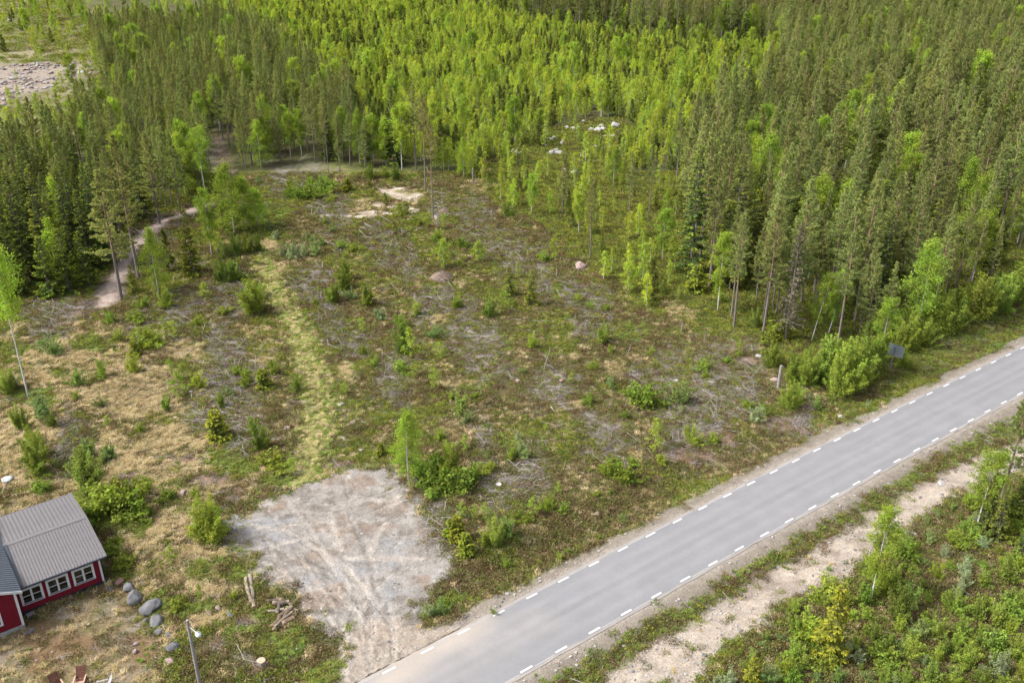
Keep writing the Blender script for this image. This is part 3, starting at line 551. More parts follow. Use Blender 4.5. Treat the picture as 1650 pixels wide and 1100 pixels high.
TNAME = {'far_pine': 'pine_tree', 'pine': 'pine_tree', 'spruce': 'spruce_tree', 'bright_spruce': 'spruce_tree', 'dead_spruce': 'dead_spruce_tree', 'yellow_spruce': 'spruce_tree', 'birch': 'birch_tree', 'bare_birch': 'birch_tree', 'young_birch': 'birch_tree', 'young_spruce': 'young_spruce', 'young_pine': 'young_pine'}
def plant(k, loc, hm, label, cat, group=None, wide=None, var=None, rz=None, lean=None):
    ps = PROTO[k]; p = ps[(rnd.randrange(len(ps)) if var is None else var) % len(ps)]; s = hm / p[2]; w = s * (wide or rnd.uniform(.9, 1.12))
    o = new(TNAME.get(k, k), None, None, (loc[0], loc[1], loc[2] - .03), rnd.uniform(0, 6.28) if rz is None else rz, (w, w, s))
    if lean: o.rotation_mode = 'XYZ'; o.rotation_euler = (lean[0], lean[1], 0)
    new('stems' if k in BUSHY else 'trunk', p[0], o); new('foliage' if k in BUSHY else 'crown', p[1], o)
    return tag(o, label, cat, group)

def mass(name, label, cat, meshes, P, ROT, SC, IDX, kind='stuff'):
    """one object that repeats its meshes on its own points"""
    col_ = bpy.data.collections.new(name + '_shapes')
    for i, m_ in enumerate(meshes):
        o = bpy.data.objects.new('%s_shape_%02d' % (name, i), m_); col_.objects.link(o)
    me = bpy.data.meshes.new(name); me.vertices.add(len(P)); me.vertices.foreach_set('co', np.asarray(P, np.float32).ravel())
    a = me.attributes.new('rot', 'FLOAT_VECTOR', 'POINT'); a.data.foreach_set('vector', np.asarray(ROT, np.float32).ravel())
    a = me.attributes.new('scl', 'FLOAT_VECTOR', 'POINT'); a.data.foreach_set('vector', np.asarray(SC, np.float32).ravel())
    a = me.attributes.new('idx', 'INT', 'POINT'); a.data.foreach_set('value', np.asarray(IDX, np.int32))
    ob = new(name, me); g = bpy.data.node_groups.new(name, 'GeometryNodeTree')
    g.interface.new_socket('Geometry', in_out='INPUT', socket_type='NodeSocketGeometry'); g.interface.new_socket('Geometry', in_out='OUTPUT', socket_type='NodeSocketGeometry')
    gi = g.nodes.new('NodeGroupInput'); go = g.nodes.new('NodeGroupOutput'); ci = g.nodes.new('GeometryNodeCollectionInfo')
    ci.inputs['Collection'].default_value = col_; ci.inputs['Separate Children'].default_value = True; ci.inputs['Reset Children'].default_value = True
    ip = g.nodes.new('GeometryNodeInstanceOnPoints'); ip.inputs['Pick Instance'].default_value = True
    def att(nm, ty):
        n_ = g.nodes.new('GeometryNodeInputNamedAttribute'); n_.data_type = ty; n_.inputs['Name'].default_value = nm; return n_.outputs['Attribute']
    g.links.new(gi.outputs[0], ip.inputs['Points']); g.links.new(ci.outputs[0], ip.inputs['Instance']); g.links.new(att('idx', 'INT'), ip.inputs['Instance Index'])
    er = g.nodes.new('FunctionNodeEulerToRotation'); g.links.new(att('rot', 'FLOAT_VECTOR'), er.inputs[0]); g.links.new(er.outputs[0], ip.inputs['Rotation']); g.links.new(att('scl', 'FLOAT_VECTOR'), ip.inputs['Scale'])
    g.links.new(ip.outputs[0], go.inputs[0]); md = ob.modifiers.new('repeat', 'NODES'); md.node_group = g
    ob['kind'] = kind; ob['label'] = label; ob['category'] = cat; return ob
# ------------------------------------------------------------------ trees and bushes that stand out, one by one: photo x, y of the foot, height in photo pixels
SEMI = [(770, 318), (860, 346), (940, 336), (1000, 300), (1056, 250), (1096, 300), (1106, 420), (1124, 516), (1060, 507), (1030, 480), (960, 430), (900, 382), (850, 354)]
TREES = [
    (196, 484, 212, 'pine', 'tall pine with a bare lower trunk at the near end of the sandy path', 1.35, 0), (224, 449, 234, 'pine', 'tallest pine beside the sandy path with a slender bare trunk', 1.1, 2), (257, 360, 150, 'pine', 'pine with dark trunk at the bend of the brown track', 1.2, 1), (292, 345, 132, 'pine', 'pine with an orange trunk at the bend of the brown track', 1.15, 3),
    (337, 345, 135, 'bare_birch', 'tall thin birch with long white bare trunk behind the green birch clump', .8, 3), (341, 412, 105, 'birch', 'slim birch with white trunk left of the green birch clump', .8, 1), (256, 474, 106, 'birch', 'bright green birch with a white trunk right of the sandy path', .95, 0),
    (216, 473, 48, 'bright_spruce', 'small yellow-green spruce between the two pines by the sandy path', 1, 0), (312, 443, 108, 'bright_spruce', 'slim yellow-green spruce with bare lower trunk right of the path birch', .75, 1), (273, 436, 66, 'young_pine', 'thin sparse young pine right of the path birch', .8, 1),
    (378, 378, 114, 'birch', 'largest bright birch of the clump at the head of the grassy track', 1.25, 2), (397, 372, 86, 'birch', 'middle birch of the clump at the head of the grassy track', 1.3, 0), (416, 366, 62, 'birch', 'smallest birch on the right side of the clump', 1.3, 2), (362, 372, 66, 'bright_spruce', 'narrow spruce on the left side of the green birch clump', .8, 2), (350, 408, 52, 'young_birch', 'low birch below the left side of the green birch clump', 1.2, 1),
    (46, 640, 236, 'bare_birch', 'tall birch with long bare white trunk at the left edge', .72, 1),
    (686, 309, 160, 'far_pine', 'left of the two tall lone pines beside the sand pit', .8, 0), (698, 353, 166, 'far_pine', 'right of the two tall lone pines beside the sand pit', .7, 1), (951, 417, 130, 'pine', 'lone pine with bare grey trunk left of the dense right stand', .95, 4), (530, 286, 120, 'far_pine', 'thin pine with bare trunk above the brash ridge', .6, 2), (549, 293, 125, 'pine', 'thin leafy pine just right of the bare-trunked pine above the ridge', .55, 5),
    (421, 272, 78, 'birch', 'cone-shaped bright birch at the back edge of the clearing', 1.1, 0), (469, 259, 76, 'birch', 'birch with a leaning white trunk at the back edge of the clearing', .9, 3), (486, 252, 74, 'birch', 'thin birch beside the leaning white-trunked birch at the back edge', .8, 1), (392, 266, 60, 'young_birch', 'narrow young birch left of the cone-shaped birch', .8, 3), (580, 264, 88, 'birch', 'pale slender birch with white foot at the back edge', .8, 0), (622, 266, 74, 'birch', 'bushy birch left of the two tall lone pines', 1, 2), (648, 276, 106, 'birch', 'tall full birch close left of the two lone pines', 1, 3),
    (733, 269, 26, 'young_birch', 'small round birch right of the two lone pines', 1.5, 2), (806, 323, 52, 'young_birch', 'upright bright birch near the lone post at the forest edge', 1, 0), (817, 350, 30, 'birch_bush', 'small dark green birch bush left of the lone pine', .8, 0), (856, 346, 64, 'birch', 'birch with pale double foot below the rock pile', .9, 1), (932, 376, 64, 'birch', 'white-stemmed birch just left of the lone grey pine', .9, 3), (988, 303, 62, 'birch', 'white-stemmed birch at the corner of the dense pine stand', 1.1, 0), (1014, 344, 100, 'pine', 'pine with bare trunk at the left corner of the right stand', 1, 2), (1046, 345, 108, 'pine', 'dark pine at the left corner of the right stand', 1, 4),
    (1067, 422, 82, 'birch', 'birch with a white stem below the corner of the right stand', 1.1, 1), (1012, 472, 62, 'young_birch', 'small birch with bare pale foot in front of the right stand', 1.2, 0), (1034, 456, 64, 'young_birch', 'bright birch behind the pale-footed small birch', 1.2, 2), (894, 423, 46, 'young_birch', 'bright cone-shaped young birch left of the lone grey pine', 1.1, 3), (875, 423, 18, 'birch_sapling', 'little birch beside the cone-shaped young birch', 1, 0), (773, 423, 31, 'birch_sapling', 'thin upright birch sapling in dark heather at mid clearing', .8, 1), (716, 434, 50, 'young_birch', 'young birch with thin stem above the brown mound', 1.1, 4), (972, 451, 46, 'young_birch', 'leafy young birch right of the pinkish boulder', 1.3, 0), (985, 440, 40, 'young_birch', 'loose young birch behind the leafy one right of the boulder', 1.1, 2), (1041, 495, 52, 'young_birch', 'lowest of the bright birches in front of the right stand', 1.2, 1),
    (820, 478, 50, 'bright_spruce', 'left of the two small spruces in the middle of the clearing', 1.2, 0), (856, 494, 60, 'bright_spruce', 'right of the two small spruces in the middle of the clearing', 1.1, 1), (836, 449, 27, 'birch_sapling', 'birch sapling behind the two small spruces', .8, 2), (790, 512, 38, 'birch_bush', 'leafy birch bush in front of the two small spruces', .9, 1), (812, 505, 34, 'birch_sapling', 'loose sapling between the birch bush and the small spruces', 1, 3), (636, 377, 33, 'bright_spruce', 'small bright spruce below the sand pit', 1, 2), (621, 331, 20, 'young_pine', 'small pine on the bare sand of the pit', 1.3, 0), (559, 310, 24, 'young_spruce', 'small spruce at the left end of the sand pit', 1.2, 0), (595, 304, 13, 'young_spruce', 'tiny spruce on the upper rim of the sand pit', 1, 1),
    (1182, 528, 192, 'pine', 'front pine with grey foot and pale crown at the edge of the right stand', .9, 4), (1178, 511, 170, 'pine', 'pine close behind the grey-footed front pine', .9, 2), (1156, 502, 122, 'birch', 'leaning birch with white stem beside the front pines', .8, 1), (1229, 522, 176, 'far_pine', 'pine with a long reddish trunk at the edge of the right stand', .8, 0), (1245, 496, 150, 'pine', 'thin pine behind the long reddish trunk', .8, 4), (1251, 507, 160, 'pine', 'slender red-stemmed pine right of the long reddish trunk', .8, 2), (1265, 549, 190, 'dead_spruce', 'half-dead spruce with bare grey branches at the stand edge', 1, 0), (1218, 486, 130, 'pine', 'dark pine deeper behind the front pines', .9, 0), (1175, 469, 140, 'pine', 'broad pine behind the leaning white birch', 1, 1),
    (1307, 551, 108, 'birch', 'left of two slim leaning birches above the roadside bushes', .8, 3), (1334, 539, 102, 'birch', 'right of two slim leaning birches above the roadside bushes', .9, 1), (1385, 498, 150, 'spruce', 'spruce with bare grey lower trunk behind the two slim birches', .8, 2), (1412, 490, 160, 'spruce', 'second spruce with bare trunk behind the roadside bushes', .8, 0), (1456, 436, 90, 'bare_birch', 'white birch stem standing bare in the shade of the right stand', .5, 3), (1556, 438, 80, 'bare_birch', 'thin white birch stem near the right edge of the stand', .5, 1), (1495, 455, 140, 'spruce', 'spruce behind the middle of the roadside bushes', .9, 1),
    (1413, 604, 118, 'birch', 'birch with pale stem left of the road sign', .9, 1), (1613, 803, 186, 'pine', 'pine with reddish leaning trunk at the right edge below the road', 1, 1), (1573, 851, 118, 'birch', 'birch with a white trunk beside the spruces below the road', 1.1, 3), (1584, 852, 92, 'spruce', 'dark green spruce behind the white birch trunk below the road', 1.2, 1), (1604, 868, 80, 'spruce', 'spruce right of the white birch trunk below the road', 1.3, 0), (1640, 842, 90, 'bright_spruce', 'yellow-green spruce at the right edge below the road', 1.4, 2), (1403, 969, 146, 'birch', 'lone birch with white stem on the sand below the road', .85, 1), (1335, 1058, 112, 'yellow_spruce', 'yellow spruce with upright tip near the bottom right', 1.05, 0), (1211, 1102, 46, 'yellow_spruce', 'round yellowish young spruce at the bottom right border', 1.3, 1), (1640, 905, 70, 'spruce', 'spruce at the right border above the bush thicket', 1.2, 2),
    (659, 782, 117, 'birch', 'cone-shaped birch standing alone above the gravel pad', .95, 0),
    (16, 474, 190, 'spruce', 'dark spruce at the left edge nearest the camera', 1.1, 1), (50, 457, 186, 'spruce', 'dark spruce second from the left edge', 1, 0), (84, 441, 178, 'spruce', 'dark spruce third from the left edge', 1, 3), (122, 430, 162, 'spruce', 'dark spruce fourth from the left edge', 1, 2), (150, 412, 130, 'spruce', 'dark spruce behind the tall path pine', .9, 0), (82, 478, 98, 'bright_spruce', 'leftmost of the bright small spruces before the dark ones', 1.1, 0), (113, 472, 104, 'bright_spruce', 'tallest bright small spruce before the dark ones', 1.1, 1), (142, 462, 92, 'bright_spruce', 'rightmost of the bright small spruces before the dark ones', 1.1, 2), (96, 462, 110, 'young_birch', 'birch among the bright small spruces at the left', 1, 0), (32, 478, 120, 'spruce', 'short dark spruce in front at the left edge', 1, 3),
]
for x, y, hp, k, label, wide, var in TREES: pass
def B(lst, x0=0, y0=0, s=1.0): return [(x0 + a / s, y0 + b / s, c / s, k) for a, b, c, k in lst]
b_, w_, j_, y_, p_b = 'birch_bush', 'willow_shrub', 'low_bush', 'young_spruce', 'birch_sapling'
BUSHES = B([(1060, 850, 70, b_), (1045, 1000, 120, y_), (1260, 1050, 110, b_), (1215, 970, 72, b_), (860, 800, 110, p_b), (960, 755, 70, b_), (880, 720, 72, p_b), (820, 690, 60, p_b), (495, 705, 85, b_), (640, 685, 85, b_), (700, 568, 92, j_), (740, 545, 70, j_), (650, 605, 62, y_), (790, 482, 60, p_b), (835, 522, 74, p_b), (575, 530, 62, b_), (455, 545, 62, p_b), (530, 446, 44, j_), (660, 440, 52, j_), (1070, 402, 34, j_), (800, 376, 90, b_), (985, 332, 72, p_b), (800, 862, 72, b_), (1265, 762, 86, y_), (1425, 770, 82, b_), (1310, 682, 66, b_), (1220, 400, 150, w_), (1240, 385, 90, p_b), (1060, 252, 110, w_), (1110, 250, 90, b_), (1600, 350, 92, b_), (250, 592, 84, w_), (200, 885, 96, w_), (100, 955, 112, w_), (255, 945, 74, b_), (190, 1085, 112, b_), (150, 1030, 90, b_), (380, 750, 74, w_), (40, 785, 110, w_), (70, 760, 80, w_), (365, 815, 44, b_), (490, 850, 50, w_), (520, 940, 50, p_b), (670, 975, 50, b_), (430, 1095, 80, w_), (530, 1100, 60, w_), (1180, 742, 54, j_), (1095, 792, 44, w_), (690, 372, 44, j_), (950, 460, 40, j_), (1140, 690, 40, j_)], 0, 370, 2.973) \
    + B([(430, 190, 190, w_), (400, 120, 110, w_), (500, 50, 60, w_), (190, 95, 170, b_), (580, 255, 120, j_), (540, 290, 110, j_), (620, 280, 90, j_), (430, 320, 70, j_), (470, 280, 60, b_), (1010, 425, 190, b_), (970, 400, 120, b_), (1050, 390, 120, p_b), (940, 212, 48, b_), (800, 220, 52, j_), (1320, 62, 66, j_), (1400, 104, 70, p_b), (720, 305, 56, b_), (650, 165, 44, j_), (690, 180, 40, j_), (600, 540, 50, j_), (570, 430, 40, j_), (540, 480, 46, j_), (820, 520, 70, p_b), (955, 260, 60, p_b), (960, 690, 60, p_b), (1120, 700, 40, b_), (850, 740, 40, j_), (200, 190, 50, j_), (690, 345, 30, j_)], 0, 730, 2.973) \
    + B([(520, 150, 160, b_), (500, 185, 110, j_), (450, 150, 110, j_), (580, 160, 90, j_), (560, 420, 110, y_), (600, 490, 100, y_), (530, 410, 90, y_), (740, 440, 130, b_), (690, 440, 80, b_), (790, 400, 80, w_), (640, 320, 60, p_b), (690, 330, 70, p_b), (575, 310, 60, p_b), (980, 275, 76, b_), (920, 300, 80, p_b), (855, 315, 50, b_), (880, 330, 40, j_), (1280, 112, 86, b_), (1320, 110, 60, j_), (1372, 135, 66, j_), (630, 112, 44, j_), (700, 90, 50, j_), (1065, 280, 36, j_), (450, 218, 40, j_), (1225, 215, 36, j_), (1290, 200, 36, b_), (1040, 190, 50, p_b), (470, 770, 60, w_), (420, 780, 50, w_), (500, 740, 40, j_), (1045, 515, 36, b_), (1085, 486, 34, b_), (1230, 415, 30, b_), (1130, 460, 26, b_), (1400, 60, 40, j_), (1530, 50, 40, j_), (1350, 330, 40, w_), (800, 545, 34, j_), (730, 770, 30, w_)], 550, 730, 2.973) \
    + B([(330, 615, 130, p_b), (295, 590, 120, w_), (560, 378, 62, b_), (918, 568, 70, b_), (1252, 540, 90, b_), (1215, 672, 52, b_), (1100, 738, 46, p_b), (1622, 830, 100, w_), (1465, 842, 84, j_), (1410, 800, 60, j_), (1360, 908, 48, b_), (1500, 1050, 130, p_b), (570, 890, 96, w_), (600, 930, 60, w_), (470, 622, 72, p_b), (165, 658, 54, b_), (100, 602, 50, b_), (100, 490, 60, p_b), (290, 682, 46, j_), (350, 712, 58, p_b), (450, 765, 80, p_b), (860, 1082, 66, w_), (820, 1095, 66, b_), (845, 1005, 40, w_), (1040, 1008, 30, b_), (590, 1052, 60, p_b), (520, 1090, 80, b_), (525, 812, 36, b_), (190, 432, 46, w_), (125, 360, 92, b_), (15, 285, 100, b_), (280, 470, 70, b_), (360, 410, 60, p_b), (450, 520, 60, w_), (865, 690, 36, w_), (1290, 590, 40, b_), (1265, 385, 30, j_), (1185, 372, 24, j_), (820, 375, 30, j_), (1135, 345, 44, b_), (190, 1085, 60, y_), (20, 790, 50, p_b), (660, 155, 90, p_b), (490, 180, 110, p_b), (580, 90, 60, b_), (465, 60, 60, b_), (440, 160, 50, p_b), (970, 150, 46, j_), (1290, 755, 50, w_), (1485, 600, 40, b_), (980, 970, 40, p_b), (470, 1010, 60, b_), (1540, 850, 30, j_), (1190, 830, 40, j_), (640, 810, 30, j_)], 550, 370, 2.973) \
    + B([(830, 860, 122, b_), (750, 1008, 100, b_), (830, 932, 84, b_), (880, 990, 70, w_), (990, 1020, 110, b_), (710, 500, 62, w_), (762, 548, 52, w_), (910, 570, 44, b_), (1230, 432, 70, j_), (1295, 500, 60, j_), (700, 300, 110, j_), (620, 325, 90, j_), (540, 330, 80, j_), (480, 310, 60, j_), (490, 250, 50, j_), (620, 240, 50, j_), (760, 340, 40, j_), (1170, 215, 112, b_), (1100, 190, 84, b_), (1010, 205, 92, w_), (1490, 530, 96, p_b), (1380, 520, 84, p_b), (240, 975, 100, w_), (60, 880, 120, w_), (120, 860, 110, w_), (500, 725, 96, w_), (440, 710, 80, w_), (570, 710, 80, w_), (120, 700, 130, w_), (200, 690, 130, w_), (270, 680, 110, w_), (50, 720, 100, w_), (640, 690, 90, w_), (600, 620, 76, w_), (690, 640, 60, w_), (820, 650, 50, j_), (1580, 1050, 76, b_), (1490, 720, 110, p_b), (1440, 620, 76, b_), (340, 540, 70, w_), (390, 600, 60, w_), (320, 450, 46, w_), (650, 1025, 46, b_), (1310, 1100, 60, b_), (1050, 1110, 56, w_), (150, 860, 40, j_), (40, 1080, 36, j_), (270, 230, 50, w_), (1610, 650, 60, b_), (1290, 620, 40, b_), (850, 720, 60, b_), (900, 670, 50, j_)], 350, 240, 4.075) \
    + B([(735, 795, 150, b_), (770, 780, 190, b_), (815, 765, 170, b_), (690, 720, 180, w_), (860, 720, 170, b_), (910, 690, 150, b_), (520, 730, 110, b_), (590, 700, 100, b_), (510, 862, 100, b_), (550, 830, 80, b_), (430, 660, 90, b_), (1030, 590, 110, b_), (1090, 570, 130, b_), (1160, 555, 110, b_), (1240, 505, 150, b_), (1300, 490, 120, b_), (1390, 440, 170, w_), (1440, 420, 150, b_), (1500, 400, 110, b_), (1540, 385, 150, b_), (1600, 350, 150, b_), (1650, 330, 160, w_), (1120, 470, 90, b_), (1200, 430, 90, w_), (1290, 380, 80, b_), (1380, 350, 80, w_), (105, 670, 44, j_), (210, 640, 30, j_), (440, 530, 66, j_), (270, 600, 60, p_b), (40, 1020, 90, b_), (345, 920, 66, w_), (390, 890, 60, b_), (310, 860, 40, j_), (150, 1020, 40, j_), (115, 710, 28, j_), (890, 850, 30, w_), (1490, 570, 24, w_), (345, 470, 90, b_), (640, 860, 50, w_), (1060, 660, 60, b_), (960, 640, 90, b_), (180, 350, 60, b_), (60, 300, 120, y_), (1660, 420, 90, b_)], 1100, 370, 2.973) \
    + B([(590, 890, 150, b_), (530, 990, 130, b_), (490, 1060, 120, b_), (560, 860, 90, j_), (760, 720, 80, j_), (640, 720, 60, j_), (820, 780, 30, j_), (1030, 800, 200, w_), (1080, 740, 130, w_), (960, 680, 120, b_), (860, 640, 90, p_b), (920, 900, 100, b_), (1090, 980, 130, b_), (1200, 880, 130, b_), (1290, 760, 140, b_), (1220, 600, 90, b_), (1250, 500, 70, w_), (1540, 610, 150, b_), (1600, 560, 120, b_), (1500, 830, 150, b_), (1360, 1020, 140, b_), (1460, 930, 110, w_), (1590, 980, 140, b_), (1620, 730, 100, b_), (1180, 1090, 120, b_), (960, 1110, 110, b_), (840, 1000, 80, w_), (1060, 420, 60, w_), (1180, 420, 70, w_), (1300, 410, 70, b_), (1440, 460, 70, w_), (160, 1110, 60, w_), (330, 1090, 60, y_), (400, 900, 60, w_), (1220, 300, 50, w_), (1290, 270, 40, w_), (1000, 360, 40, w_), (880, 1090, 60, w_), (740, 1090, 70, w_), (1400, 790, 130, b_), (1330, 870, 110, b_), (1250, 960, 110, b_), (1520, 1060, 120, w_), (1430, 1100, 90, b_), (1630, 1090, 120, b_), (1560, 720, 90, w_), (1340, 640, 90, w_), (1140, 660, 80, b_), (480, 900, 50, w_), (1370, 520, 50, w_), (810, 800, 60, b_), (700, 560, 30, w_), (380, 930, 40, w_)], 1100, 730, 2.973)
rb = random.Random(12)
for q in range(24):
    f = q / 23; BUSHES.append((1300 + 350 * f + rb.uniform(-10, 10), 622 - 150 * f + rb.uniform(-14, 4), rb.uniform(26, 44) * (1 - .2 * f), rb.choice([b_, b_, w_])))
for _ in range(900):
    x, y = rb.uniform(1130, 1660), rb.uniform(800, 1116)
    if len(BUSHES) > 440: break
    if inpoly(np.array([x]), np.array([y]), BUSHR)[0] and not inpoly(np.array([x]), np.array([y]), SANDR)[0] and all(math.hypot(x - q[0], (y - q[1]) * 1.6) > 22 for q in BUSHES): BUSHES.append((x, y, rb.uniform(12, 36), rb.choice([b_, b_, w_, j_])))
def size_word(h, k):
    lim = (.5, .9, 1.6) if k == j_ else (.9, 1.6, 2.6)
    return 'tiny' if h < lim[0] else 'small' if h < lim[1] else 'medium-sized' if h < lim[2] else 'large'
ZONES = [('beside the red house', (100, 830), 130), ('above the gravel pad', (440, 760), 90), ('left of the gravel pad', (330, 860), 80), ('between gravel pad and road', (760, 890), 90), ('right of the lone cone-shaped birch', (760, 770), 90), ('in the lower middle of the clearing', (900, 760), 110), ('along the bank above the road', (1000, 840), 120), ('near the grey post', (1180, 640), 120), ('in the roadside thicket', (1400, 570), 160), ('at the far right verge', (1580, 490), 120), ('beside the grassy track', (510, 600), 110), ('at the left of the clearing', (120, 650), 160), ('in the straw field left of the track', (300, 620), 120), ('between track and sandy path', (330, 500), 110), ('at the head of the grassy track', (440, 400), 90), ('around the sand pit', (600, 320), 110), ('in the middle of the clearing', (680, 560), 120), ('around the two small spruces', (820, 480), 110), ('right of the middle of the clearing', (960, 600), 120), ('in the open ground behind the track', (600, 440), 100), ('below the right stand', (1050, 470), 120), ('on the sandy strip below the road', (1430, 860), 100), ('in the thicket at the bottom right', (1450, 1020), 200), ('near the bottom right corner', (1600, 980), 130)]
ORD = ['leftmost', 'second from the left', 'third from the left', 'fourth from the left', 'fifth from the left', 'sixth from the left', 'seventh from the left', 'eighth from the left', 'ninth from the left', 'tenth from the left', 'eleventh from the left', 'twelfth from the left', 'thirteenth from the left', 'fourteenth from the left', 'fifteenth from the left', 'sixteenth from the left', 'seventeenth from the left', 'eighteenth from the left', 'nineteenth from the left', 'twentieth from the left', 'twenty-first from the left', 'twenty-second from the left'] + ['%s from the left' % w for w in ('twenty-third', 'twenty-fourth', 'twenty-fifth', 'twenty-sixth', 'twenty-seventh', 'twenty-eighth', 'twenty-ninth', 'thirtieth', 'thirty-first', 'thirty-second', 'thirty-third', 'thirty-fourth', 'thirty-fifth')]
LOOK = {b_: ('green birch bush', 'bush'), w_: ('grey-green willow shrub', 'shrub'), j_: ('low yellow-green bush', 'bush'), y_: ('yellow-green young spruce', 'young spruce'), p_b: ('thin birch sapling', 'sapling')}
taken = []
for x, y, hp, k, label, wide, var in TREES:
    g_ = ground_at(x, y); h = height_for(g_[1], y - hp) - g_[2]; taken.append((g_[0], g_[1]))
    cat = 'bush' if k in BUSHY else 'sapling' if k == p_b else 'tree'
    lean = None
    if x == 1307 or x == 1334: lean = (0, .12)
    plant(k, g_, max(h, .3), label, cat, None, wide * 1.0, var, None, lean)
rows = []
for x, y, hp, k in BUSHES:
    if y > 1118: continue
    g_ = ground_at(x, y); u, v = house_uv(g_[0], g_[1])
    if -20 < u < .9 and -.6 < v < 9.8: continue
    h = min(max((height_for(g_[1], y - hp) - g_[2]) * (.85 if x > 1100 and y > 800 else 1.3 if x > 1230 and y < 660 else 1.12), .35), 6.5); z = min(ZONES, key=lambda q: math.hypot(x - q[1][0], (y - q[1][1]) * 1.3) / q[2])[0]
    rows.append((z, size_word(h, k), k, x, g_, h))
cnt = {}
for r in rows: cnt.setdefault(r[:3], []).append((r[3], r[4][1]))
for z, sw, k, x, g_, h in rows:
    l = sorted(cnt[(z, sw, k)]); i = l.index((x, g_[1])); lab = '%s %s %s' % (sw, LOOK[k][0], z)
    if len(l) > 1: lab += ', ' + (ORD[i] if i < len(l) - 1 or i == 0 else 'rightmost')
    wide = None if k not in (j_, w_, b_) else {j_: rnd.uniform(1.0, 1.5), w_: rnd.uniform(.95, 1.25), b_: rnd.uniform(.9, 1.2)}.get(k)
    plant('tall_bush' if k in (b_, w_) and h > 2.7 else k, g_, h, lab, LOOK[k][1], 'bushes and saplings on the open ground', wide)

# ------------------------------------------------------------------ the woods
rs = np.random.RandomState(5)
cx_ = []; 
for yy in np.arange(95, 760, 1.9):
    xm = .6 * yy + 24; xx = np.arange(-xm, xm, 1.9); cx_.append(np.stack([xx, np.full(len(xx), yy)], -1))
Q = np.concatenate(cx_); Q += rs.uniform(-.85, .85, Q.shape); PX, PY = px(Q[:, 0], Q[:, 1])
t_, s_ = road_ts(Q[:, 0], Q[:, 1]); keep = ~inpoly(PX, PY, CLEAR) & (np.maximum(PAVE_L - s_, s_ - PAVE_R) > 9)
south = (s_ > RW) ; keep &= ~south
Q, PX, PY = Q[keep], PX[keep], PY[keep]
zone = np.full(len(Q), 'pine', object)
zone[PX < 620] = 'left'; zone[inpoly(PX, PY, BIRCHZ)] = 'birch'; zone[inpoly(PX, PY, SEMI)] = 'semi'; zone[inpoly(PX, PY, ROCKZ)] = 'rock'; zone[inpoly(PX, PY, LEFTCLEAR)] = 'open'; zone[inpoly(PX, PY, STONY)] = 'stony'; zone[inpoly(PX, PY, FARTOP)] = 'far'
zone[(zone == 'left') & (PX < 175) & (PY > 330)] = 'corner'; zone[(zone == 'corner') & (PY > 438)] = 'none'; zone[inpoly(PX, PY, [(785, 262), (870, 268), (1015, 256), (1000, 300), (940, 336), (860, 346), (785, 326)])] = 'front'; zone[(zone == 'left') & (PY < 66)] = 'open'
prob = {'pine': .33, 'left': .39, 'birch': .86, 'semi': .21, 'rock': .06, 'none': 0, 'front': .2, 'open': .06, 'stony': .008, 'far': .22, 'corner': .5}
u1 = rs.rand(len(Q)); keep = u1 < np.array([prob[z] for z in zone]); 
TK = np.array(taken)
dmin = np.min(np.hypot(Q[:, None, 0] - TK[None, :, 0], Q[:, None, 1] - TK[None, :, 1]), 1); keep &= dmin > 1.6
Q, PX, PY, zone = Q[keep], PX[keep], PY[keep], zone[keep]; n_ = len(Q)
MIX = {'pine': (('pine', .72, 10.5, 18.5), ('spruce', .12, 9, 17), ('birch', .09, 9, 15), ('bright_spruce', .06, 6, 13), ('dead_spruce', .012, 9, 14)), 'left': (('pine', .83, 9.5, 15), ('spruce', .06, 9, 14), ('birch', .09, 8.5, 13), ('young_birch', .02, 5, 9)), 'birch': (('young_birch', .87, 2.6, 6.2), ('young_pine', .08, 3, 6), ('birch', .02, 7, 9), ('bright_spruce', .03, 3.5, 7)),
       'semi': (('young_birch', .68, 1.6, 5), ('pine', .03, 9, 13), ('bright_spruce', .14, 1.6, 4.5), ('young_pine', .15, 1.6, 4.5)), 'rock': (('young_birch', 1, 2, 4),), 'front': (('young_birch', .8, 2, 4.5), ('young_pine', .2, 2, 4)), 'open': (('young_birch', .8, 3, 7), ('birch', .1, 7, 10), ('young_pine', .1, 3, 6)), 'stony': (('young_birch', 1, 2, 4),), 'far': (('far_pine', .4, 16, 22), ('young_birch', .4, 5, 8), ('spruce', .2, 9, 16)), 'corner': (('spruce', .72, 10, 15), ('pine', .2, 12, 16), ('birch', .08, 9, 12))}
kind = np.empty(n_, object); hm = np.zeros(n_)
for z, mx_ in MIX.items():
    I = np.where(zone == z)[0]
    if not len(I): continue
    c = np.cumsum([m_[1] for m_ in mx_]); k = np.minimum(np.searchsorted(c / c[-1], rs.rand(len(I))), len(mx_) - 1)
    for i, kk in zip(I, k): kind[i] = mx_[kk][0]; hm[i] = rs.uniform(mx_[kk][2], mx_[kk][3])
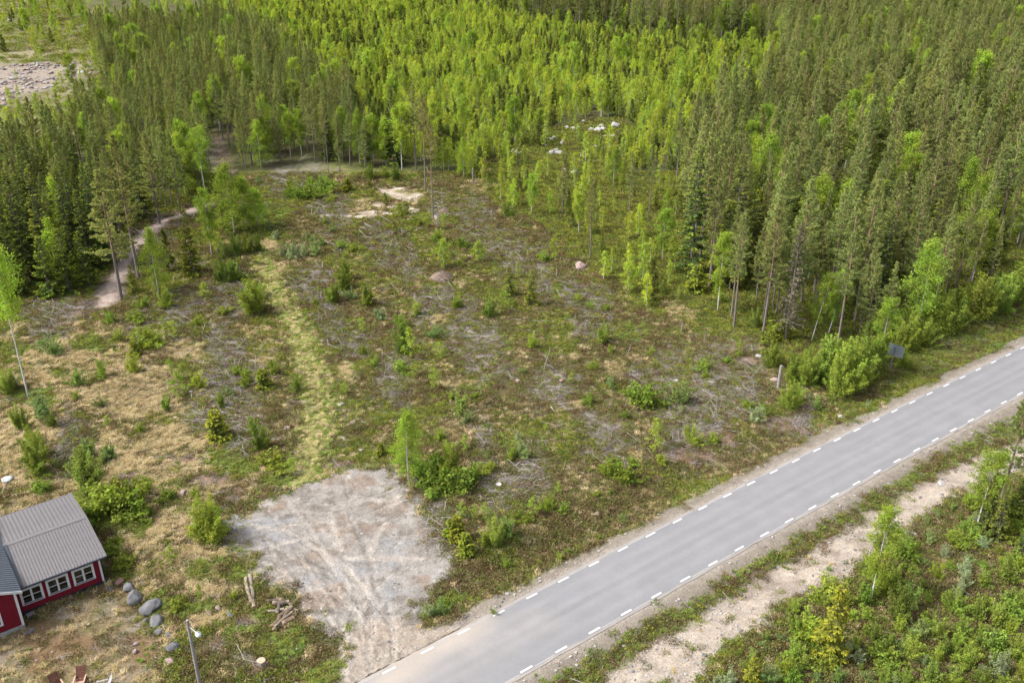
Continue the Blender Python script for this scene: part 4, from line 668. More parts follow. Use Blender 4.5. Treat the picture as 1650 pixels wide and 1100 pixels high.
# drier, taller and lower patches, and a little more height inside than at the edges
hm *= .72 + .46 * fbm(Q[:, 0], Q[:, 1], 22, 160); bz = zone == 'birch'; hm[bz] *= .62 + .8 * fbm(Q[bz, 0], Q[bz, 1], 11, 163); pz = bz & (fbm(Q[:, 0], Q[:, 1], 16, 165) > .56) & (rs.rand(n_) < .4); kind[pz] = 'young_pine'; hm[pz] = np.clip(hm[pz], 4, 9)
GZ = terrain(Q[:, 0], Q[:, 1]); slant = np.sqrt(Q[:, 0] ** 2 + Q[:, 1] ** 2 + CAM_H ** 2); app = hm / slant
app[(PX < -10) | (PX > 1660) | (PY < -20)] = 0
ZL = {'pine': ('in the dense stand right of the clearing', 'trees of the right-hand stand', 'in the right stand'), 'left': ('in the dense stand left behind the clearing', 'trees of the left-hand stand', 'in the left stand'), 'birch': ('in the bright young birch wood at top centre', 'trees of the young birch wood', 'in the top centre birch wood'), 'semi': ('on the thinly wooded slope before the right stand', 'trees on the thinly wooded slope', 'before the right stand'), 'front': ('on the slope below the pale rocks', 'trees below the rocks', 'below the pale rocks'), 'rock': ('growing among the pale rocks', 'trees among the rocks', 'among the pale rocks'), 'open': ('scattered on the open ground at the far left', 'trees on the far open ground', 'on the far left open ground'), 'stony': ('on the stony ground at the far left', 'trees on the far open ground', 'on the far left stones'), 'far': ('in the old wood along the top edge', 'old trees along the top edge', 'along the top edge'), 'corner': ('in the dark spruce corner at the left edge', 'trees of the dark left corner', 'in the dark left corner')}
KL = {'pine': 'tall grey-green pine', 'far_pine': 'tall bare-trunked pine', 'spruce': 'dark green conical spruce', 'bright_spruce': 'small yellow-green spruce', 'birch': 'tall light green birch', 'young_birch': 'slender bright green young birch', 'young_pine': 'small grey-green pine', 'dead_spruce': 'half-dead grey spruce'}
QUOTA = [(('pine', 'far_pine'), 280), (('birch', 'young_birch'), 260), (('spruce', 'bright_spruce'), 150), (('dead_spruce',), 60), (('young_pine',), 80)]
single = np.zeros(n_, bool)
for ks, q in QUOTA:
    I = np.where(np.isin(kind, ks) & (app > 0))[0]; I = I[np.argsort(-app[I])][:q]; single[I] = True
NTH = ['front', 'second', 'third', 'fourth', 'fifth', 'sixth', 'seventh', 'eighth', 'ninth', 'tenth', 'eleventh', 'twelfth', 'thirteenth', 'fourteenth', 'fifteenth', 'sixteenth', 'seventeenth', 'eighteenth', 'nineteenth', 'twentieth', 'twenty-first', 'twenty-second', 'twenty-third', 'twenty-fourth', 'twenty-fifth', 'twenty-sixth', 'twenty-seventh', 'twenty-eighth']
buck = {}
for i in np.where(single)[0]: buck.setdefault((zone[i], kind[i]), []).append(i)
for (z, k), I in buck.items():
    zl = ZL[z]; I = sorted(I, key=lambda i: -PY[i]); nrow = max(1, math.ceil(len(I) / 12)); per = math.ceil(len(I) / nrow)
    for j in range(nrow):
        row = sorted(I[j * per:(j + 1) * per], key=lambda i: PX[i])
        for q, i in enumerate(row):
            lb = '%s %s' % (KL[k], zl[2])
            if nrow > 1: lb += ', %s row' % NTH[j]
            if len(row) > 1: lb += ', ' + ORD[q].replace(' the ', ' ')
            plant(k, (Q[i, 0], Q[i, 1], GZ[i]), hm[i], lb, 'tree', zl[1])
names = {'pine': ('pine_wood', 'grey-green pines of the wood farther back', 'wood'), 'far_pine': ('old_pine_wood', 'old bare-trunked pines along the top edge', 'wood'), 'birch': ('birch_wood', 'tall birches scattered through the wood farther back', 'wood'), 'young_birch': ('young_birch_wood', 'bright green young birch wood farther back at top centre', 'wood'), 'spruce': ('spruce_wood', 'dark spruces scattered through the wood farther back', 'wood'), 'bright_spruce': ('young_spruce_wood', 'yellow-green spruces among the young birch wood', 'wood'), 'dead_spruce': ('dead_spruce_wood', 'half-dead spruces far back in the wood', 'wood'), 'young_pine': ('young_pine_wood', 'small pines among the young birch wood', 'wood')}
for k, (nm, lb, ct) in names.items():
    I = np.where((kind == k) & ~single)[0]
    if not len(I): continue
    ps = PROTO[k]; s = hm[I] / ps[0][2]; w = s * rs.uniform(.88, 1.15, len(I))
    mass(nm, lb, ct, whole(k), np.stack([Q[I, 0], Q[I, 1], GZ[I] - .05], -1), np.stack([rs.uniform(-.03, .03, len(I)), rs.uniform(-.03, .03, len(I)), rs.uniform(0, 6.28, len(I))], -1), np.stack([w, w, s], -1), rs.randint(0, len(ps), len(I)))

# ------------------------------------------------------------------ ground plants and litter
def clump(seed, n, r0, h, ln, wd, col, up, hue=.12, lo=.6, hi=1.4):
    r = np.random.RandomState(seed); P = np.stack([r.normal(size=n) * r0 * .55, r.normal(size=n) * r0 * .55, r.rand(n) * h], -1)
    rad = np.hypot(P[:, 0], P[:, 1]); P[:, 2] *= np.clip(1.1 - (rad / r0) ** 2 * .5, .2, 1); A = unit(r.normal(size=(n, 3)) * np.array([1, 1, .7]) + np.array([0, 0, up])); ll = ln * r.uniform(.5, 1, (n, 1)) * .5
    return MB().leaves(P + A * ll * .5, A * ll, perp(r, A) * wd * .5 * r.uniform(.6, 1.2, (n, 1)), tint(r, n, col, lo, hi, hue))
def tuft(seed, n, r0, ln, wd, col, flop):
    r = np.random.RandomState(seed); a = r.uniform(0, 6.28, n); d = np.stack([np.cos(a), np.sin(a)], -1); b0 = r.normal(size=(n, 2)) * r0 * .4; l = ln * r.uniform(.5, 1, n); V = []; T = []
    f = r.uniform(.3, 1, n) * flop
    for i in range(n):
        s = np.array([-d[i, 1], d[i, 0]]) * wd; p0 = b0[i]; p1 = p0 + d[i] * l[i] * .45 * f[i]; p2 = p0 + d[i] * l[i] * (.35 + .6 * f[i]); z1 = l[i] * (.62 - .25 * f[i]); z2 = l[i] * (.95 - .85 * f[i])
        k = len(V); V += [(*(p0 - s), -.02), (*(p0 + s), -.02), (*(p1 + s * .8), z1), (*(p1 - s * .8), z1), (*p2, z2)]; T += [(k, k + 1, k + 2), (k, k + 2, k + 3), (k + 3, k + 2, k + 4)]
    return MB().add(V, T, np.repeat(tint(r, n, col, .7, 1.3, .06), 5, 0))
H1 = [clump(200 + i, 70, .36, .22, .16, .05, c, .7).mesh('heather_shape', M_HEATH) for i, c in enumerate([(.12, .092, .045), (.14, .14, .05), (.1, .075, .04), (.13, .145, .045), (.16, .125, .065)])]
H2 = [clump(210 + i, 60, .34, .2, .15, .06, c, .5).mesh('bilberry_shape', M_SHRUB) for i, c in enumerate([(.155, .185, .038), (.13, .17, .04), (.18, .2, .038), (.12, .135, .038)])]
H3 = [tuft(220 + i, 42, .2, .42, .011, c, 1.0).mesh('dry_grass_shape', M_GRASS) for i, c in enumerate([(.42, .34, .2), (.37, .3, .17), (.34, .29, .15), (.46, .385, .25)])]
H4 = [tuft(230 + i, 42, .17, .32, .013, c, .7).mesh('green_grass_shape', M_GRASS) for i, c in enumerate([(.17, .23, .05), (.15, .21, .05), (.2, .22, .06)])]
def sticks(seed, n, r0, lmin, lmax, h, dens=1.0, cols=((.17, .145, .13), (.21, .185, .17), (.13, .105, .09), (.28, .26, .24)), ell=None):
    r = np.random.RandomState(seed); mb = MB(); main = r.uniform(0, 3.14)
    for i in range(n):
        a = main + r.normal() * .8; l = r.uniform(lmin, lmax) * (1 if r.rand() < .75 else 1.5); c = r.normal(size=2) * r0 * .48; cz = np.hypot(*c) / r0; c = c * np.array(ell) if ell else c; z = abs(r.normal()) * h * max(.15, 1 - cz) + .02; ti = r.normal() * .12
        d = np.array([math.cos(a), math.sin(a), ti]) * l * .5; p = np.array([c[0], c[1], z]); k = np.array([-d[1], d[0], 0]) * r.uniform(-.12, .12)
        rad = r.uniform(.007, .018) * (1.9 if r.rand() < .08 else 1)
        mb.tube([p - d, p + k, p + d], [rad, rad * .85, rad * .4], np.array(cols[r.randint(len(cols))]) * r.uniform(.7, 1.2), 3, cap=False)
    return mb
H5 = [sticks(240 + i, 14, .5, .3, 1.1, .1).mesh('brash_litter_shape', M_STICK) for i in range(5)]
H6 = [tuft(260 + i, 42, .18, .36, .013, c, .9).mesh('track_grass_shape', M_GRASS) for i, c in enumerate([(.4, .36, .18), (.26, .3, .08), (.43, .37, .2), (.2, .26, .065)])]
nP = 200000; yy = 41 + (164 - 41) * rs.rand(nP) ** 1.05; xx = (rs.rand(nP) * 2 - 1) * (.56 * yy + 12); PXs, PYs = px(xx, yy); ok = (PXs > -60) & (PXs < 1710) & (PYs < 1140)
fx_, fy_ = [], []
for poly, k in ((ROCKZ, 900), ([(785, 262), (870, 268), (1015, 256), (1000, 300), (940, 336), (860, 346), (785, 326)], 1800), (LEFTCLEAR, 5000), ([(330, -12), (560, -12), (560, 28), (330, 28)], 3000), ([(785, 225), (1050, 180), (1050, 270), (785, 270)], 2500)):
    a_ = rs.uniform(max(min(p[0] for p in poly), -60), max(p[0] for p in poly), k); Wy = [at(0, p[1])[1] for p in poly]; b_w = rs.uniform(min(Wy), max(Wy), k); d_ = (b_w * CT + CAM_H * ST); wx = (a_ - 825) / F_PX * d_
    q1, q2 = px(wx, b_w); m0 = inpoly(q1, q2, poly); fx_.append(wx[m0]); fy_.append(b_w[m0])
xx = np.concatenate([xx[ok]] + fx_); yy = np.concatenate([yy[ok]] + fy_); PXs, PYs = px(xx, yy)
tt_, ss_ = road_ts(xx, yy); dd = np.maximum(PAVE_L - ss_, ss_ - PAVE_R); u_, v_ = house_uv(xx, yy)
bare = np.maximum.reduce([polymask(xx, yy, PAD, 1.5, 1.5, 1.8), polymask(xx, yy, SANDR, .5, .8, 2.5) * .96, (1 - sst(segdist(xx, yy, W(PATHLINE)) + (fbm(xx, yy, 1.6, 78) - .5) * 2.2, .8, 1.7)), np.minimum(ellmask(xx, yy, PITS, .6, 36) * 1.4, .97), (1 - sst(dd + (fbm(xx, yy, 1.6, 85) - .5) * 1.5, .9, 1.8)) * .985, polymask(xx, yy, YARD, .5, .6) * .8, (dd < .3) * 1.0, ((u_ > -25) & (u_ < .3) & (v_ > -.2) & (v_ < 9.2)) * 1.0])
stw = np.maximum(ellmask(xx, yy, STRAW, .55), sst(-xx - 18 + (fbm(xx, yy, 9, 70) - .5) * 22, 0, 9) * sst(fbm(xx, yy, 2.4, 72), .38, .6) * (PYs > 520) * .75); grn = ellmask(xx, yy, GREEN, .4, 37); brs = ellmask(xx, yy, BRASH, .3, 33)
td_ = segdist(xx, yy, W(TRACK)); trk = (1 - sst(td_, 1.1, 2.1)); stw = np.maximum(stw, trk * .8); grn = np.maximum(grn, trk * .42 + np.exp(-((td_ - .9) / .4) ** 2) * .4)
verge = np.maximum((ss_ < 1) * (1 - sst(dd, 4.5, 8)) * sst(tt_, 58, 78), (ss_ > 1) * (1 - sst(dd, 2.4, 3.4))); grn = np.maximum(grn, verge * .6)
forest = ~inpoly(PXs, PYs, CLEAR); soil = ellmask(xx, yy, SOIL, .4, 35); brown = polymask(xx, yy, BROWN, 1, 1.4)
r1 = rs.rand(len(xx)); r2 = rs.rand(len(xx)); zz = terrain(xx, yy); pick = np.full(len(xx), -1)
hn = fbm(xx, yy, 5, 40); gaps = sst(fbm(xx, yy, 2.0, 52), .6, .72) * .7
pick[r2 < np.where(hn < .5, .62, .45) * (1 - gaps)] = 0
m_ = sst(hn + (fbm(xx, yy, 1.7, 171) - .5) * .35, .44, .6); pick[(r1 < m_ * .7) & (r2 < .85)] = 1
hb_ = polymask(xx, yy, HEATHBANK, .8, 2, 2.5) * sst(fbm(xx, yy, 2, 181), .36, .5); pick[rs.rand(len(xx)) < hb_ * .85] = 0
pick[(pick == 1) & inpoly(PXs, PYs, BUSHR) & (r2 < .62)] = 0
pick[forest & (r1 < .75) & (r2 < .75)] = 1
pick[(r1 < .05 + .12 * sst(fbm(xx, yy, 3.1, 44), .48, .64)) & ~forest & (r2 < .8)] = 2; stw = stw * np.where(PXs > 560, .6, .92); pick[r1 > .985] = 3
pick[r1 < stw * .92] = np.where(r2 < .78, 2, -1)[r1 < stw * .92]
k_ = r1 < grn * .8; pick[k_] = np.where(r2 < .6, 3, np.where(r2 < .85, 1, -1))[k_]
k_ = r1 < brs * .9; pick[k_] = np.where(r2 < .25, 4, np.where(r2 < .5, 0, np.where(r2 < .62, 1, -1)))[k_]
k_ = r1 < np.maximum(soil, brown) * .8; pick[k_] = np.where(r2 < .1, 4, np.where(r2 < .16, 0, -1))[k_]
k_ = (r1 > .93) & (r2 > .86) & ~forest; pick[k_] = 4
trn = 1 - sst(td_ + (fbm(xx, yy, 1.3, 250) - .5) * 2.6, .7, 2.3); k_ = (rs.rand(len(xx)) < trn * (.35 + .6 * sst(fbm(xx, yy, 1.8, 252), .36, .56)) * sst(PYs, 395, 430)) & (PYs < 790) & (PYs > 385); pick[k_] = np.where(r2 < .9, 5, -1)[k_]
pick[inpoly(PXs, PYs, STONY) & (r2 < .8)] = -1
pick[rs.rand(len(xx)) < bare] = -1
GP = [('heather', 'brown and olive heather covering the clearing', 'heather', H1, .8, 1.5), ('bilberry_scrub', 'low green bilberry scrub over the clearing and wood floor', 'scrub', H2, .75, 1.5), ('dry_grass', 'straw-coloured dry grass in patches and along the track', 'grass', H3, .7, 1.35), ('green_grass', 'fresh green grass along verges and track', 'grass', H4, .7, 1.4), ('brash_litter', 'thin grey twigs strewn over the cleared ground', 'brash', H5, .7, 1.3), ('track_grass', 'pale yellow-green grass of the track through the clearing', 'grass', H6, .8, 1.4)]
for gi, (nm, lb, ct, ms, lo, hi) in enumerate(GP):
    I = np.where(pick == gi)[0]; k = len(I); sc = rs.uniform(lo, hi, (k, 1)) * (1 + np.clip((yy[I] - 85) / 110, 0, 2.2))[:, None] * np.array([[1, 1, 1.0]])
    mass(nm, lb, ct, ms, np.stack([xx[I], yy[I], zz[I]], -1), np.stack([rs.uniform(-.1, .1, k), rs.uniform(-.1, .1, k), rs.uniform(0, 6.28, k)], -1), sc, rs.randint(0, len(ms), k))
#@@OBJECTS
# ------------------------------------------------------------------ the red house (local x along the window wall, y into the house)
house = new('red_house', None, None, (HOUSE_O[0], HOUSE_O[1], 0), HA)
tag(house, 'red wooden house with white trim and grey sheet-metal roof at lower left', 'house')
def part(name, mb, m_, parent=house, smooth=False): return new(name, mb.mesh(name, m_, smooth), parent)
EZ, RZ, RV, FV, OV = 2.52, 3.12, 4.56, 9.47, -.35          # eave height, ridge height, ridge position, far eave, near eave
UL, UR = -5.8, .47
WIN = [(-5.5, -4.0), (-3.77, -2.25), (-2.0, -.49)]; WZ0, WZ1 = .73, 2.1; FR = .16
fw = MB(); fw.box((-5.79, 0, .22), (0, .16, WZ0 + FR)); fw.box((-5.79, 0, WZ1 - FR), (0, .16, EZ - .05))
edges = [-5.79] + [v for a, b in WIN for v in (a + FR, b - FR)] + [0]
for i in range(0, len(edges), 2): fw.box((edges[i], 0, WZ0 + FR), (edges[i + 1], .16, WZ1 - FR))
part('front_wall', fw, M_RED)
for u in (-3.95, -3.82, -2.2, -2.06, -.4, -.28, -5.58, -5.0, -4.5, -3.2, -2.7, -1.5, -.9):
    top = WZ0 - .02 if any(a - .02 < u < b + .02 for a, b in WIN) else EZ - .1
    part('wall_batten', MB().box((u - .022, -.022, .22), (u + .022, .002, top)), M_RED)
g_ = MB(); g_.hexa([(-.16, .16, .22), (0, .16, .22), (0, 9.0, .22), (-.16, 9.0, .22), (-.16, .16, EZ - .05), (0, .16, EZ - .05), (0, 9.0, EZ - .05), (-.16, 9.0, EZ - .05)])
g_.hexa([(-.16, .1, EZ - .06), (-.16, 9.0, EZ - .06), (-.16, RV, RZ - .12), (0, .1, EZ - .06), (0, 9.0, EZ - .06), (0, RV, RZ - .12)]); part('gable_wall', g_, M_RED)
part('back_wall', MB().box((-5.79, 8.84, .22), (-.16, 9.0, EZ - .05)), M_RED)
part('foundation', MB().box((-5.79, .03, -.3), (-.02, 8.98, .215)), M_CONC)
part('skirting', MB().box((-5.79, -.03, -.1), (.02, -.003, .24)), M_DARK)
rm = MB(); rm.box((-5.75, 3.2, .25), (-.2, 3.25, 2.5)); rm.box((-5.75, .18, .25), (-.2, 3.2, .32)); part('room', rm, M_ROOM)
def corner(u, v0, parent=house):
    return None
part('corner_board', MB().box((-.11, -.03, .2), (.012, -.003, EZ - .08)), M_WHITE); part('corner_board', MB().box((.003, -.003, .2), (.03, .13, EZ - .08)), M_WHITE)
part('corner_board', MB().box((.003, .26, .2), (.03, .36, EZ - .08)), M_WHITE)
dp = MB(); dp.tube([(.1, -.3, EZ - .1), (.1, -.2, EZ - .25), (.1, .06, EZ - .42), (.1, .1, 1.5), (.1, .1, .35), (.12, -.12, .12)], .045, (1, 1, 1), 8); part('downpipe', dp, M_BLACK)
for (a, b) in WIN:
    wn = MB(); y0, y1 = -.035, .06
    for lo, hi in (((a, y0, WZ0), (b, y1, WZ0 + FR)), ((a, y0, WZ1 - FR), (b, y1, WZ1)), ((a, y0, WZ0 + FR), (a + FR, y1, WZ1 - FR)), ((b - FR, y0, WZ0 + FR), (b, y1, WZ1 - FR))): wn.box(lo, hi)
    win = part('window', wn, M_WHITE); c = (a + b) / 2
    new('mullion', MB().box((c - .065, -.02, WZ0 + FR), (c + .065, .05, WZ1 - FR)).mesh('mullion', M_WHITE), win)
    zc = (WZ0 + WZ1) / 2
    for q0, q1 in ((a + FR, c - .065), (c + .065, b - FR)):
        new('glazing_bar', MB().box((q0, -.005, zc - .022), (q1, .03, zc + .022)).mesh('glazing_bar', M_WHITE), win)
        for z0, z1 in ((WZ0 + FR, zc - .022), (zc + .022, WZ1 - FR)): new('pane', MB().box((q0, .035, z0), (q1, .041, z1)).mesh('pane', M_GLASS), win)
        new('inner_sill', MB().box((q0, .17, WZ0 + FR - .06), (q1, .42, WZ0 + FR - .02)).mesh('inner_sill', M_SILL), win)
    new('outer_sill', MB().box((a + .1, -.085, WZ0 + .1), (b - .1, -.037, WZ0 + .135)).mesh('outer_sill', M_DARK), win)
    lp = MB(); lp.tube([(c - .3, .5, 1.78), (c - .3, .5, 1.83), (c - .3, .5, 1.89)], [.075, .06, .02], (1, 1, 1), 8); new('lampshade', lp.mesh('lampshade', M_LAMPSH), win)
def slope_panel(w, y0, z0, y1, z1, rib=.028):
    d = np.array([y1 - y0, z1 - z0]); nn = np.array([-d[1], d[0]]) / np.hypot(*d); nn = nn if nn[1] > 0 else -nn
    prof = [(0, 0), (w * .64, 0), (w * .70, rib), (w * .76, rib), (w * .80, .006), (w * .86, .006), (w * .9, rib * .8), (w * .96, rib * .8), (w, 0)]
    V = []; 
    for yy_, zz_ in ((y0, z0), (y1, z1)):
        for (x_, h_) in prof: V.append((x_, yy_ + nn[0] * h_, zz_ + nn[1] * h_))
        for (x_, h_) in prof[::-1]: V.append((x_, yy_ - nn[0] * .03, zz_ - nn[1] * .03))
    k = len(prof) * 2; T = []
    for i in range(k):
        j = (i + 1) % k; T += [(i, k + i, k + j), (i, k + j, j)]
    for i in range(1, k - 1): T += [(0, i, i + 1), (k, k + i + 1, k + i)]
    return MB().add(V, T, (1, 1, 1))
roof = part('roof', MB().hexa([(UL - .0, OV + .05, EZ - .05), (UR - .02, OV + .05, EZ - .05), (UR - .02, RV, RZ - .06), (UL, RV, RZ - .06), (UL, OV + .05, EZ - .035), (UR - .02, OV + .05, EZ - .035), (UR - .02, RV, RZ - .045), (UL, RV, RZ - .045)]), M_DARK)
pw = .215; pm = slope_panel(pw, OV, EZ, RV, RZ).mesh('roof_panel', M_ROOF); pf = slope_panel(pw * 1.3, FV, EZ, RV, RZ, .035).mesh('roof_panel', M_ROOF)
u = UR - pw
while u > UL - .3: new('roof_panel', pm, roof, (u, 0, 0)); u -= pw
u = UR - pw * 1.3
while u > UL - 5: new('roof_panel', pf, roof, (u, 0, 0)); u -= pw * 1.3
new('ridge_cap', MB().hexa([(UL - 4, RV - .2, RZ - .005), (UR + .01, RV - .2, RZ - .005), (UR + .01, RV, RZ + .03), (UR + .01, RV + .2, RZ - .005), (UL - 4, RV + .2, RZ - .005), (UL - 4, RV - .2, RZ + .02)][:0] or [(UL - 4, RV - .2, RZ + .012), (UL - 4, RV, RZ + .04), (UL - 4, RV + .2, RZ + .012), (UR + .01, RV - .2, RZ + .012), (UR + .01, RV, RZ + .04), (UR + .01, RV + .2, RZ + .012)]).mesh('ridge_cap', M_ROOF), roof)
gt = MB(); gt.tube([(UL - .2, OV - .05, EZ - .03), (UR, OV - .05, EZ - .03)], .06, (1, 1, 1), 8); new('gutter', gt.mesh('gutter', M_DARK), roof)
new('eave_board', MB().box((UL, OV + .02, EZ - .16), (UR - .03, OV + .045, EZ - .04)).mesh('eave_board', M_DARK), roof)
for (y0, z0) in ((OV, EZ), (FV, EZ)):
    new('verge_trim', MB().hexa([(UR - .04, y0, z0 - .12), (UR + .03, y0, z0 - .12), (UR + .03, y0, z0 + .035), (UR - .04, y0, z0 + .035), (UR - .04, RV, RZ - .12), (UR + .03, RV, RZ - .12), (UR + .03, RV, RZ + .035), (UR - .04, RV, RZ + .035)]).mesh('verge_trim', M_ROOF), roof)
# main house: gable towards the yard, its slope falling towards the wing
MU, MV0 = -5.8, -1.41; MZ = 3.2; SL = .42
mw = MB(); mw.hexa([(MU - 7, MV0, .3), (MU, MV0, .3), (MU, MV0 + .16, .3), (MU - 7, MV0 + .16, .3), (MU - 7, MV0, MZ), (MU, MV0, MZ), (MU, MV0 + .16, MZ), (MU - 7, MV0 + .16, MZ)])
mw.hexa([(MU - 7, MV0, MZ - .01), (MU, MV0, MZ - .01), (MU - 3.5, MV0, MZ + 3.5 * SL), (MU - 7, MV0 + .16, MZ - .01), (MU, MV0 + .16, MZ - .01), (MU - 3.5, MV0 + .16, MZ + 3.5 * SL)]); mw.box((MU - .16, MV0 + .16, .3), (MU, 9, MZ - .02)); part('main_wall', mw, M_RED)
for i in range(14): part('wall_batten', MB().box((MU - .35 - i * .26, MV0 - .02, .32), (MU - .31 - i * .26, MV0 - .001, MZ + .1)), M_RED)
part('main_foundation', MB().box((MU - 7.02, MV0 - .03, -.3), (MU + .02, 9, .3)), M_CONC)
part('main_corner_board', MB().box((MU - .13, MV0 - .035, .26), (MU + .03, MV0 - .003, MZ + .02)), M_WHITE); part('main_corner_board', MB().box((MU + .003, MV0 - .003, .26), (MU + .033, MV0 + .12, MZ - .04)), M_WHITE)
wz = MB(); a, b = MU - 2.7, MU - 1.18
for lo, hi in (((a, -.035, .85), (b, .03, 1.0)), ((a, -.035, 2.1), (b, .03, 2.24)), ((a, -.035, 1.0), (a + .14, .03, 2.1)), ((b - .14, -.035, 1.0), (b, .03, 2.1))): wz.box((lo[0], MV0 + lo[1], lo[2]), (hi[0], MV0 + hi[1], hi[2]))
win = part('window', wz, M_WHITE); new('pane', MB().box((a + .14, MV0 - .012, 1.0), (b - .14, MV0 - .004, 2.1)).mesh('pane', M_BLACK), win)
mr = part('main_roof', MB().hexa([(MU + .35, MV0 - .3, MZ - .06), (MU - 3.5, MV0 - .3, MZ + 3.67 * SL - .03), (MU - 3.5, 9.3, MZ + 3.67 * SL - .03), (MU + .35, 9.3, MZ - .06), (MU + .35, MV0 - .3, MZ - .02), (MU - 3.5, MV0 - .3, MZ + 3.67 * SL + .01), (MU - 3.5, 9.3, MZ + 3.67 * SL + .01), (MU + .35, 9.3, MZ - .02)]), M_TILE)
v = MV0 - .28
while v < 9.2:
    ln = math.hypot(3.85, 3.85 * SL); nx_, nz_ = SL / math.hypot(1, SL), 1 / math.hypot(1, SL); k = .06
    P0 = np.array([MU + .38, v, MZ - .02]); P1 = np.array([MU - 3.5, v, MZ + 3.69 * SL]); o_ = np.array([nx_, 0, nz_])
    new('tile_course', MB().hexa([P0, P0 + (0, .24, 0), P0 + (0, .2, 0) + o_ * k * .5, P0 + (0, .05, 0) + o_ * k, P1, P1 + (0, .24, 0), P1 + (0, .2, 0) + o_ * k * .5, P1 + (0, .05, 0) + o_ * k]).mesh('tile_course', M_TILE), mr); v += .26
P0 = np.array([MU + .42, MV0 - .34, MZ - .16]); P1 = np.array([MU - 3.5, MV0 - .34, MZ + 3.7 * SL - .14]); up = np.array([0, 0, .2]); th = np.array([0, .03, 0])
new('barge_board', MB().hexa([P0, P1, P1 + th, P0 + th, P0 + up, P1 + up, P1 + th + up, P0 + th + up]).mesh('barge_board', M_WHITE), mr)
new('valley_flashing', MB().hexa([(MU + .44, OV + .1, EZ + .05), (MU + .66, OV + .1, EZ + .05), (MU + .66, RV - .1, RZ + .06), (MU + .44, RV - .1, RZ + .06), (MU + .44, OV + .1, EZ + .07), (MU + .66, OV + .1, EZ + .07), (MU + .66, RV - .1, RZ + .08), (MU + .44, RV - .1, RZ + .08)]).mesh('valley_flashing', M_DARK), mr)
hb = HOUSE_O + HU * (-5.2) + HV * (-.45)
tag(new('concrete_block', MB().hexa([(-.28, -.2, 0), (.28, -.2, 0), (.28, .2, 0), (-.28, .2, 0), (-.26, -.18, .25), (.26, -.18, .25), (.26, .18, .25), (-.26, .18, .25)]).mesh('concrete_block', M_CONC), None, (hb[0], hb[1], -.04), HA), 'pale concrete block against the red wall in the house corner', 'block')

# ------------------------------------------------------------------ stones
def rock(seed, flat=.7, detail=3, rough=.18):
    r = np.random.RandomState(seed); bm = bpy.data.meshes.new('tmp'); import bmesh
    b = bmesh.new(); bmesh.ops.create_icosphere(b, subdivisions=detail, radius=.5); V = np.array([v.co[:] for v in b.verts]); T = np.array([[v.index for v in f.verts] for f in b.faces]); b.free(); bpy.data.meshes.remove(bm)
    for _ in range(10):                      # flatten some sides
        d = unit(r.normal(size=3)); lim = r.uniform(.32, .45); q = V @ d; V = V - np.outer(np.maximum(q - lim, 0), d) * .9
    V *= 1 + (r.rand(len(V), 1) - .5) * rough * .35; V *= np.array([r.uniform(.85, 1.15), r.uniform(.85, 1.15), flat]); V[:, 2] += .5 * flat * .55
    return V, T
ROCKS = [rock(300 + i, f) for i, f in enumerate([.7, .6, .8, .5, .65, .9])]
def stone_mesh(i, c):
    V, T = ROCKS[i % len(ROCKS)]; return MB().add(V, T, np.clip(np.array(c) * np.random.RandomState(i).uniform(.85, 1.15, (len(V), 1)), 0, 1)).mesh('stone', M_STONE)
GREY = [stone_mesh(i, (.095, .095, .1)) for i in range(6)]; WHITE = [stone_mesh(i, (.22, .213, .206)) for i in range(6)]; PINK = [stone_mesh(i, (.2, .15, .14)) for i in range(6)]; REDS = [stone_mesh(i, (.17, .09, .085)) for i in range(6)]
def row_labels(xy, base, per=11):
    I = sorted(range(len(xy)), key=lambda i: -xy[i][1]); nrow = max(1, math.ceil(len(I) / per)); per = math.ceil(len(I) / nrow); out_ = {}
    for j in range(nrow):
        for q, i in enumerate(sorted(I[j * per:(j + 1) * per], key=lambda i: xy[i][0])): out_[i] = '%s, %s row, %s' % (base, NTH[j], ORD[q].replace(' the ', ' '))
    return out_
def stone(x, y, wpx, meshes, label, cat='stone', group=None, i=0, name='stone', flat=1.0):
    g_ = ground_at(x, y); s = wpx * math.sqrt(g_[0] ** 2 + g_[1] ** 2 + CAM_H ** 2) / F_PX
    return tag(new(name, meshes[i % len(meshes)], None, (g_[0], g_[1], g_[2] - .08 * s), i * 2.4, (s, s * .9, s * flat)), label, cat, group)
near = crop(0, 730, 2.973, [(576, 622, 40, 'small reddish round stone nearest the house corner', REDS), (618, 650, 54, 'grey boulder second from the house corner', GREY), (645, 705, 70, 'pale-topped grey boulder third from the house corner', GREY), (725, 745, 90, 'largest grey boulder in the row beside the house', GREY), (750, 812, 60, 'grey boulder just below the largest one by the house', GREY), (700, 806, 24, 'small stone left of the boulder below the largest one', GREY), (760, 862, 36, 'round grey stone below the boulder row', GREY), (806, 872, 27, 'small grey stone right of the round grey stone', GREY), (830, 938, 56, 'angular grey boulder left of the lamp pole', GREY), (811, 1000, 42, 'pinkish stone below the angular boulder', PINK), (652, 916, 22, 'small pale stone at the yard edge', PINK), (648, 952, 22, 'smaller pale stone at the yard edge farther down', PINK), (785, 832, 22, 'tiny tan stone between the row boulders', PINK), (1102, 778, 36, 'light grey stone right of the lamp pole top', GREY), (998, 770, 22, 'small pinkish stone above the lamp', PINK), (1052, 684, 34, 'flat pale stone left of the two logs', PINK), (525, 645, 40, 'flat grey stone at the house corner', GREY), (1045, 748, 26, 'brownish stone between lamp and logs', PINK), (140, 850, 44, 'flat grey slab by the main house corner', GREY), (880, 195, 40, 'grey stone with twigs left of the gravel pad', PINK)])
for i, (x, y, w, lb, ms) in enumerate(near): stone(x, y, w * 1.15, ms, lb, 'stone', None, i, 'boulder' if w > 15 else 'stone', .45 if 'flat' in lb else 1.2)
